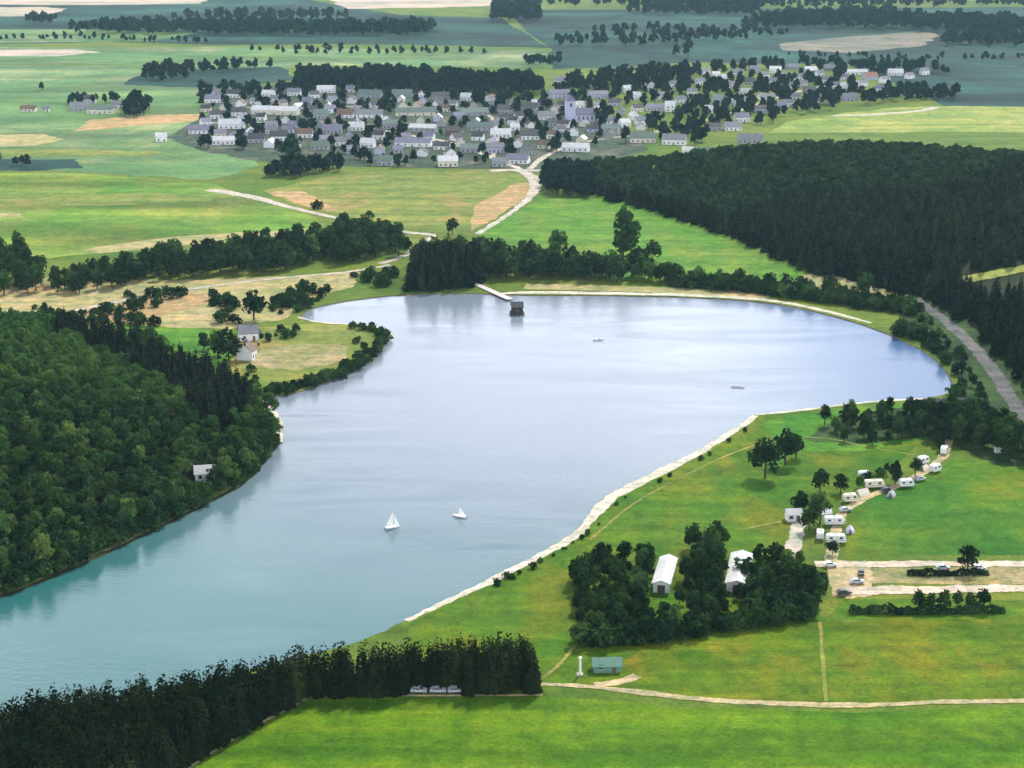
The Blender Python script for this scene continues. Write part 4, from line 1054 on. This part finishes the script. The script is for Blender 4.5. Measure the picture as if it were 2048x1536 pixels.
for X in (-2, 2):
    m = MB(); m.box(X - .5, X + .5, -3.05, -2.95, 1.6, 2.7); m.build('window', M['glass'], hh)
for X in (-3.8, 3.8):
    for Y in (-3.8, 4.1):
        m = MB(); m.tube([(X, Y, -1.6), (X, Y, .315)], [.2, .18], 8); m.build('stilt', M['wood'], hh)

# sailing boats
def boat(px, py, rot, sh, label, jib=True):
    e = bpy.data.objects.new('sailing_boat', None); COL.objects.link(e); x, y = G(px, py, -.45); e.location = (x, y, -.45); e.rotation_euler = (0, 0, rot)
    tag(e, label, 'boat', 'boats on the lake')
    m = MB(); rings = []
    for t, wd, zt in [(-2.3, .72, .55), (-1.2, .92, .52), (0, .98, .52), (1.2, .78, .58), (2.1, .36, .66), (2.55, .05, .72)]:
        rings.append([(t, -wd, zt), (t, -wd * .75, .05), (t, 0, -.22), (t, wd * .75, .05), (t, wd, zt), (t, wd * .8, zt + .02), (t, 0, zt - .06), (t, -wd * .8, zt + .02)])
    m.loft(rings); m.build('hull', M['hull'], e)
    m = MB(); m.tube([(.5, 0, .3), (.5, 0, sh + .9)], [.06, .035], 7); m.build('mast', M['metal'], e)
    m = MB(); m.tube([(.5, 0, 1.0), (-2.0, .25, 1.0)], [.04, .035], 6); m.build('boom', M['metal'], e)
    m = MB(); A, B_ = [], []
    for k in range(9):
        t = k / 8; z = 1.1 + (sh - .3) * t; w_ = 2.4 * (1 - t) ** .9 + .06
        A.append([(.44 - w_ * u, .28 * math.sin(u * 3.0) * (1 - t) + .02, z) for u in (0, .25, .5, .75, 1)] + [(.44 - w_ * u, .28 * math.sin(u * 3.0) * (1 - t) - .005, z) for u in (1, .75, .5, .25, 0)])
    m.loft(A); m.build('mainsail', M['sail'], e)
    if jib:
        m = MB(); A = []
        for k in range(7):
            t = k / 6; z = .9 + (sh - .8) * t; x0 = 2.4 - 1.8 * t; w_ = 1.6 * (1 - t) + .05
            A.append([(x0 - w_ * u, .2 * math.sin(u * 3) * (1 - t) + .015, z) for u in (0, .33, .66, 1)] + [(x0 - w_ * u, .2 * math.sin(u * 3) * (1 - t) - .005, z) for u in (1, .66, .33, 0)])
        m.loft(A); m.build('jib', M['sail'], e)
    m = MB(); m.box(-2.4, -2.32, -.18, .18, -.5, .75); m.build('rudder', M['wood'], e)
    return e
boat(784, 1056, .45, 4.6, 'white sailing boat with the taller sail, left of the pair on the lake')
boat(920, 1034, 2.7, 2.6, 'white sailing boat with the lower sail, right of the pair on the lake', False)

def rowboat(px, py, rot, label):
    e = bpy.data.objects.new('rowing_boat', None); COL.objects.link(e); x, y = G(px, py, -.45); e.location = (x, y, -.45); e.rotation_euler = (0, 0, rot); tag(e, label, 'boat', 'boats on the lake')
    m = MB(); rings = []
    for t, wd, zt in [(-1.9, .5, .42), (-.9, .72, .38), (.3, .74, .38), (1.4, .45, .46), (2.1, .04, .56)]:
        rings.append([(t, -wd, zt), (t, -wd * .7, -.02), (t, 0, -.15), (t, wd * .7, -.02), (t, wd, zt), (t, wd * .85, zt), (t, wd * .5, .12), (t, -wd * .5, .12), (t, -wd * .85, zt)])
    m.loft(rings); m.build('hull', M['hull'], e)
    e.scale = (1.35, 1.5, 1.6)
    for X in (-1.0, .4):
        m = MB(); m.box(X - .14, X + .14, -.6, .6, .28, .33); m.build('thwart', M['wood'], e)
rowboat(1196, 680, .3, 'pale rowing boat in the upper middle of the lake')
rowboat(1475, 774, -.2, 'pale rowing boat towards the right end of the lake')
def tent(px, py, rot, sc_, matn, label):
    e = bpy.data.objects.new('tent', None); COL.objects.link(e); x, y = G(px, py); e.location = (x, y, .02); e.rotation_euler = (0, 0, rot); e.scale = (sc_,) * 3; tag(e, label, 'tent', 'tents on the campsite')
    m = MB(); m.loft([[(X, -1.5, 0), (X, -1.2, .8), (X, 0, 2.1), (X, 1.2, .8), (X, 1.5, 0)] for X in (-2, -1, 0, 1, 2)]); m.build('canvas', M[matn], e)
    m = MB(); m.add([(-2.02, -.45, .05), (-2.02, .45, .05), (-2.02, 0, 1.7)], [(0, 1, 2)]); m.build('entrance', M['darkpaint'], e)
    m = MB(); m.tube([(-2.3, 0, 2.14), (2.3, 0, 2.14)], [.05, .05], 6); m.build('ridge_pole', M['wood'], e)
tent(1724, 990, .5, 1.1, 'cream', 'cream ridge tent on the inside of the campsite bend')
tent(1782, 992, 1.2, .9, 'grey', 'grey ridge tent below the campsite bend')
tent(1650, 1026, .2, 1.0, 'white', 'white ridge tent between the white hut and paired caravans')
tent(1848, 940, .9, .9, 'cream', 'small cream tent near the top of the campsite road')
tent(1700, 1064, 1.4, .9, 'lilac', 'lilac grey tent right of the paired caravans')
# caravans, van and cars
def wheel(e, X, Y, r=.32, wd=.2):
    m = MB(); m.tube([(X, Y - wd / 2, r), (X, Y + wd / 2, r)], [r, r], 14); w_ = m.build('wheel', M['tyre'], e)
    m = MB(); s_ = -1 if Y < 0 else 1; m.tube([(X, Y + s_ * wd / 2, r), (X, Y + s_ * (wd / 2 + .02), r)], [r * .6, r * .55], 12); m.build('rim', M['metal'], w_)

def caravan(px, py, L_, rot, label, paint='vanw', group='caravans on the campsite'):
    e = bpy.data.objects.new('caravan', None); COL.objects.link(e); x, y = G(px, py); e.location = (x, y, 0.3); e.rotation_euler = (0, 0, rot)
    tag(e, label, 'caravan', group)
    m = MB(); h = L_ / 2; sec = lambda Y: [(-h + .25, Y, .35), (h - .35, Y, .35), (h, Y, .9), (h - .25, Y, 1.9), (h - .7, Y, 2.55), (-h + .5, Y, 2.6), (-h, Y, 2.2), (-h, Y, .7)]
    m.loft([sec(-1.1), sec(1.1)]); m.build('body', M[paint], e)
    m = MB(); m.box(-h + .1, h - .2, -1.115, -1.095, .85, 1.0); m.build('stripe', M['bluepaint'], e)
    for X in (-h * .55, h * .45):
        m = MB(); m.box(X - .5, X + .5, -1.13, -1.08, 1.35, 2.0); m.build('window', M['glass'], e)
    m = MB(); m.box(-.35, .35, -1.125, -1.09, .45, 2.2); m.build('door', M['cream'], e)
    for Y in (-.95, .95): wheel(e, -.3, Y)
    m = MB(); m.tube([(h - .1, -.5, .4), (h + 1.1, 0, .42)], [.05, .05], 6); m.tube([(h - .1, .5, .4), (h + 1.1, 0, .42)], [.05, .05], 6); m.build('drawbar', M['metal'], e)
    m = MB(); m.box(-.4, .4, -.4, .4, 2.6, 2.72); m.build('roof_hatch', M['grey'], e)
caravan(1668, 1050, 6.4, .05, 'white caravan, upper of the two parked end to end by the sandy road')
caravan(1672, 1086, 6.2, -.04, 'white caravan, lower of the two, nearest the sandy road')
caravan(1748, 976, 7.0, .15, 'long cream caravan on the bend of the campsite road', 'cream_paint')
caravan(1812, 974, 5.0, .2, 'white caravan beside the dark trees on the campsite bend')
caravan(1870, 944, 4.4, .7, 'small white caravan halfway up the campsite road')
caravan(1888, 908, 4.2, 1.2, 'small white caravan at the top of the campsite road')
caravan(1700, 1004, 5.0, .3, 'cream caravan between the bend and the paired caravans', 'cream_paint')

def car(px, py, rot, paint, label, group=None, van=False, name='parked_car'):
    e = bpy.data.objects.new(name, None); COL.objects.link(e); x, y = G(px, py); e.location = (x, y, 0.3); e.rotation_euler = (0, 0, rot)
    tag(e, label, 'van' if van else 'car', group)
    if van: low = [(-2.4, .35), (2.4, .35), (2.45, .8), (2.2, 1.1), (1.5, 1.95), (-2.35, 2.05), (-2.4, .6)]
    else: low = [(-2.05, .3), (2.05, .3), (2.1, .6), (1.95, .8), (.95, .92), (.25, 1.42), (-1.2, 1.45), (-1.85, .98), (-2.1, .9)]
    m = MB(); m.loft([[(X, Y, Z_) for X, Z_ in low] for Y in (-.84, -.8, .8, .84)]); m.build('body', M[paint], e)
    gl = [(.85, .98), (.22, 1.36), (-1.1, 1.38), (-1.6, 1.0)] if not van else [(2.0, 1.2), (1.5, 1.8), (.6, 1.82), (.6, 1.2)]
    for Y in (-.845, .845):
        m = MB(); m.loft([[(X, Y - .01, Z_) for X, Z_ in gl], [(X, Y + .01, Z_) for X, Z_ in gl]]); m.build('side_window', M['glass'], e)
    ws = ((.98, .92), (.27, 1.42)) if not van else ((2.22, 1.12), (1.54, 1.92))
    m = MB(); (xa, za), (xb, zb) = ws; m.add([(xa + .02, -.7, za + .03), (xa + .02, .7, za + .03), (xb + .05, .66, zb - .01), (xb + .05, -.66, zb - .01)], [(0, 1, 2, 3)]); m.build('windscreen', M['glass'], e)
    for X in (-1.3, 1.3):
        for Y in (-.8, .8): wheel(e, X, Y, .31)
    for Y in (-.6, .6):
        m = MB(); X = 2.07 if not van else 2.43; m.box(X - .03, X + .04, Y - .15, Y + .15, .6, .75); m.build('headlight', M['metal'], e)
for k, (px, nm) in enumerate([(838, 'leftmost of the three'), (876, 'middle one of the three'), (912, 'rightmost of the three')]):
    car(px, 1386, .05 * k - .05, 'silver', f'silver car, {nm} parked under the near spruces', 'cars under the spruces')
car(2002, 908, .1, 'vanw', 'white van parked against the dark trees at the right edge', None, True, 'parked_van')
car(1688, 1190, .2, 'darkpaint', 'dark car parked on the lower left corner of the sandy parking ground')
car(1714, 1168, .1, 'silver', 'silver car parked in the middle of the sandy parking ground')
car(1958, 1140, 0, 'vanw', 'white car on the upper sandy road right of the lone verge tree')
car(1886, 1140, 0, 'silver', 'silver car on the upper sandy road left of the lone verge tree')
car(1774, 984, .3, 'darkpaint', 'dark car between two caravans on the campsite bend')
car(1840, 962, .5, 'silver', 'silver car on the campsite road above the bend')
caravan(1730, 958, 4.6, .2, 'white caravan tucked behind the long cream one at the bend')
caravan(1846, 928, 4.2, .6, 'short white caravan among trees above the campsite road')
caravan(1640, 1078, 4.6, 1.4, 'white caravan end-on beside the largest campsite tree')
car(1660, 1134, .1, 'vanw', 'white car at the upper left corner of the sandy parking ground')
car(1722, 1150, 1.4, 'darkpaint', 'dark car facing the lake on the sandy parking ground')
car(1690, 1024, .4, 'silver', 'silver car parked above the paired caravans')

# ------------------------------------------------------------------ village trees and far woods
# smaller houses filling the gaps between the rows
for x, y in scatter(GP([(410, 290), (405, 190), (640, 180), (900, 192), (1080, 205), (1300, 225), (1290, 262), (1090, 310), (900, 318), (640, 305)]), 21, 57, .45):
    u, v = proj(x, y, 0)
    if any(abs(u - px) < wp * .5 + 15 and abs(v - py) < 9 for px, py, wp in HOUSE_PX): continue
    w = RG.uniform(7, 10.5); d = RG.uniform(6, 8)
    house('garden_house', u, v, w, d, RG.uniform(2.8, 4.6), d * .4, RG.choice(['white', 'white', 'cream', 'lilac', 'grey']), RG.choice(['rdark', 'rdark', 'rgrey', 'rwhite', 'rbrown', 'rlilac']), RG.uniform(-.5, 1.9),
          'one of the small pale houses squeezed into gaps between the village rows', 'small houses in the gaps of the village')
    HOUSE_PX.append((u, v, w / mpp(v)))
for u, v in [(1460, 176), (1490, 190), (1545, 170), (1580, 180), (1600, 160), (1650, 166), (1672, 178), (1400, 170), (1385, 190), (1300, 180), (1345, 176), (1590, 200), (1640, 206), (1270, 200), (1420, 226), (1465, 214), (1760, 186), (1820, 158), (1410, 150), (1452, 162), (1530, 158), (1568, 156), (1606, 174), (1690, 182), (1726, 174), (1770, 166), (1850, 150), (1690, 160), (1640, 152), (1362, 206), (1320, 200), (1254, 186), (1490, 208), (1580, 214)]:
    w = RG.uniform(8, 12); d = RG.uniform(6, 8)
    house('slope_house', u, v, w, d, RG.uniform(3.4, 5), d * .4, 'white', RG.choice(['rwhite', 'rgrey', 'rlilac']), RG.uniform(-.6, .6), 'one of the small white houses half hidden by trees on the wooded right slope', 'small houses on the wooded slope')
    HOUSE_PX.append((u, v, w / mpp(v) * .8))
def clear(x, y, hpx):
    u, v = proj(x, y, 0)
    for px, py, w in HOUSE_PX:
        if abs(u - px) < w * .55 and -6 < v - py < hpx * .75: return False
    return True
def vtrees(px, step, seed, h, label, group, kind='far', name='village_tree'):
    for x, y in scatter(GP(px), step, seed, .7):
        s = h * RG.uniform(.55, 1.25)
        u, v = proj(x, y, 0)
        if clear(x, y, s / mpp(v)): small_tree(kind, x, y, 0, s / NOM[kind], name, label, group=group)
vtrees([(400, 300), (400, 180), (620, 175), (900, 188), (1080, 205), (1090, 300), (1000, 330), (760, 336), (640, 310), (500, 300)], 13, 51, 10, 'small dark tree standing between the village houses', 'trees between the village houses', name='garden_tree')
vtrees([(1060, 300), (1080, 205), (1110, 175), (1250, 165), (1420, 195), (1560, 215), (1560, 250), (1420, 262), (1400, 300), (1200, 290), (1120, 310)], 16, 52, 11, 'dark tree among the houses at the right end of the village', 'trees at the right end of the village')
def far_wood(px, step, seed, h, label, kind='far', name='wood'):
    P = scatter(GP(px), step, seed); pts = []
    for x, y in P:
        s = h * RG.uniform(.7, 1.2); u, v = proj(x, y, 0)
        if clear(x, y, s / mpp(v) * .9) and -80 < u < 2130: pts.append((x, y, 0, s / NOM[kind]))
    return mass(name, kind, pts, label)
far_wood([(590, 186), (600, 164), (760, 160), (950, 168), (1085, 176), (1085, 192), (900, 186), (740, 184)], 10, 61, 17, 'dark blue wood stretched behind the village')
far_wood([(1110, 172), (1250, 150), (1400, 140), (1640, 132), (1850, 138), (1900, 150), (1700, 160), (1720, 190), (1560, 205), (1400, 190), (1250, 185)], 16, 62, 13, 'dark wood around the houses on the right slope')
far_wood([(1540, 240), (1420, 215), (1560, 200), (1720, 190), (1850, 180), (1870, 196), (1700, 214), (1600, 230)], 13, 63, 12, 'dark trees below the right slope houses along the yellow field')
far_wood([(1860, 200), (1800, 206), (1880, 190), (1915, 188), (1910, 205)], 11, 64, 11, 'dark hedge wood at the left end of the yellow field')
far_wood([(280, 160), (300, 140), (480, 132), (560, 136), (420, 146), (340, 168)], 15, 65, 12, 'dark green copse strip left of the blue wood')
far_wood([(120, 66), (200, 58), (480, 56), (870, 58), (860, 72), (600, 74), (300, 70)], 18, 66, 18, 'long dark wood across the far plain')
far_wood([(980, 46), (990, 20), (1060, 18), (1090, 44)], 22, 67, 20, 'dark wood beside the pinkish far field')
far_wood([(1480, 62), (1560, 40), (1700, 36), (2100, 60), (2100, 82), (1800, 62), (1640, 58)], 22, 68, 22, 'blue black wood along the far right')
far_wood([(1240, 30), (1300, 10), (1560, 8), (1500, 34)], 26, 69, 20, 'blue wood near the top right of the plain')
far_wood([(1880, 92), (1900, 80), (2100, 78), (2100, 96)], 18, 70, 16, 'dark wood at the right edge above the green field')
far_wood([(40, 46), (60, 40), (120, 40), (100, 50)], 18, 71, 14, 'small dark copse beside the pale field at the top left')
far_wood([(1020, 132), (1070, 124), (1130, 128), (1110, 136)], 16, 72, 13, 'dark green copse behind the village end')
far_wood([(-40, 338), (-40, 322), (60, 324), (75, 334)], 14, 73, 7, 'thin dark hedge line at the left edge of the pasture')
far_wood([(1000, 12), (1200, 4), (2100, 2), (2100, 14), (1700, 20), (1300, 16)], 34, 75, 20, 'distant blue wood along the top right edge of the plain')
far_wood([(1080, 84), (1200, 76), (1460, 74), (1500, 82), (1300, 92), (1120, 94)], 24, 76, 13, 'loose dark wood on the plain above the village slope')
far_wood([(330, 40), (420, 34), (640, 32), (720, 38), (500, 44)], 24, 77, 17, 'thin dark wood above the long wood of the plain')
far_wood([(480, 104), (620, 100), (860, 104), (1000, 108), (800, 112), (600, 110)], 22, 78, 9, 'low hedge line on the plain behind the blue wood')
far_wood([(1140, 66), (1300, 58), (1600, 70), (1560, 76), (1300, 70)], 26, 79, 12, 'scattered hedge trees crossing the dark plain at the upper right')
far_wood([(1500, 112), (1700, 112), (1900, 118), (2100, 114), (2100, 120), (1880, 124), (1640, 118)], 22, 80, 8, 'thin hedge line on the dark green field right of the village')
far_wood([(-60, 78), (200, 76), (420, 86), (400, 90), (180, 82), (-60, 83)], 22, 81, 9, 'thin hedge line across the upper left plain')
for px, py, h, lab in [(1376, 116, 36, 'single dark tree upright on the slope above the village, right of the pair'), (1352, 112, 24, 'smaller single tree on the slope left of the dark upright one'), (1286, 96, 22, 'single tree on the far slope well above the lilac houses')]:
    place('far', px, py, h, 'far_tree', lab, small=True)

# ------------------------------------------------------------------ haze
hz = MB(); hz.box(-6500, 6500, -550, 12500, -2.4, 235)
def hb(nt, out, N, L):
    v = N('ShaderNodeVolumePrincipled'); v.inputs['Color'].default_value = (.50, .80, .95, 1); v.inputs['Density'].default_value = .000028
    v.inputs['Anisotropy'].default_value = .3
    L(v.outputs[0], out.inputs['Volume'])
tag(hz.build('haze', mat('haze_air', hb)), kind='stuff')
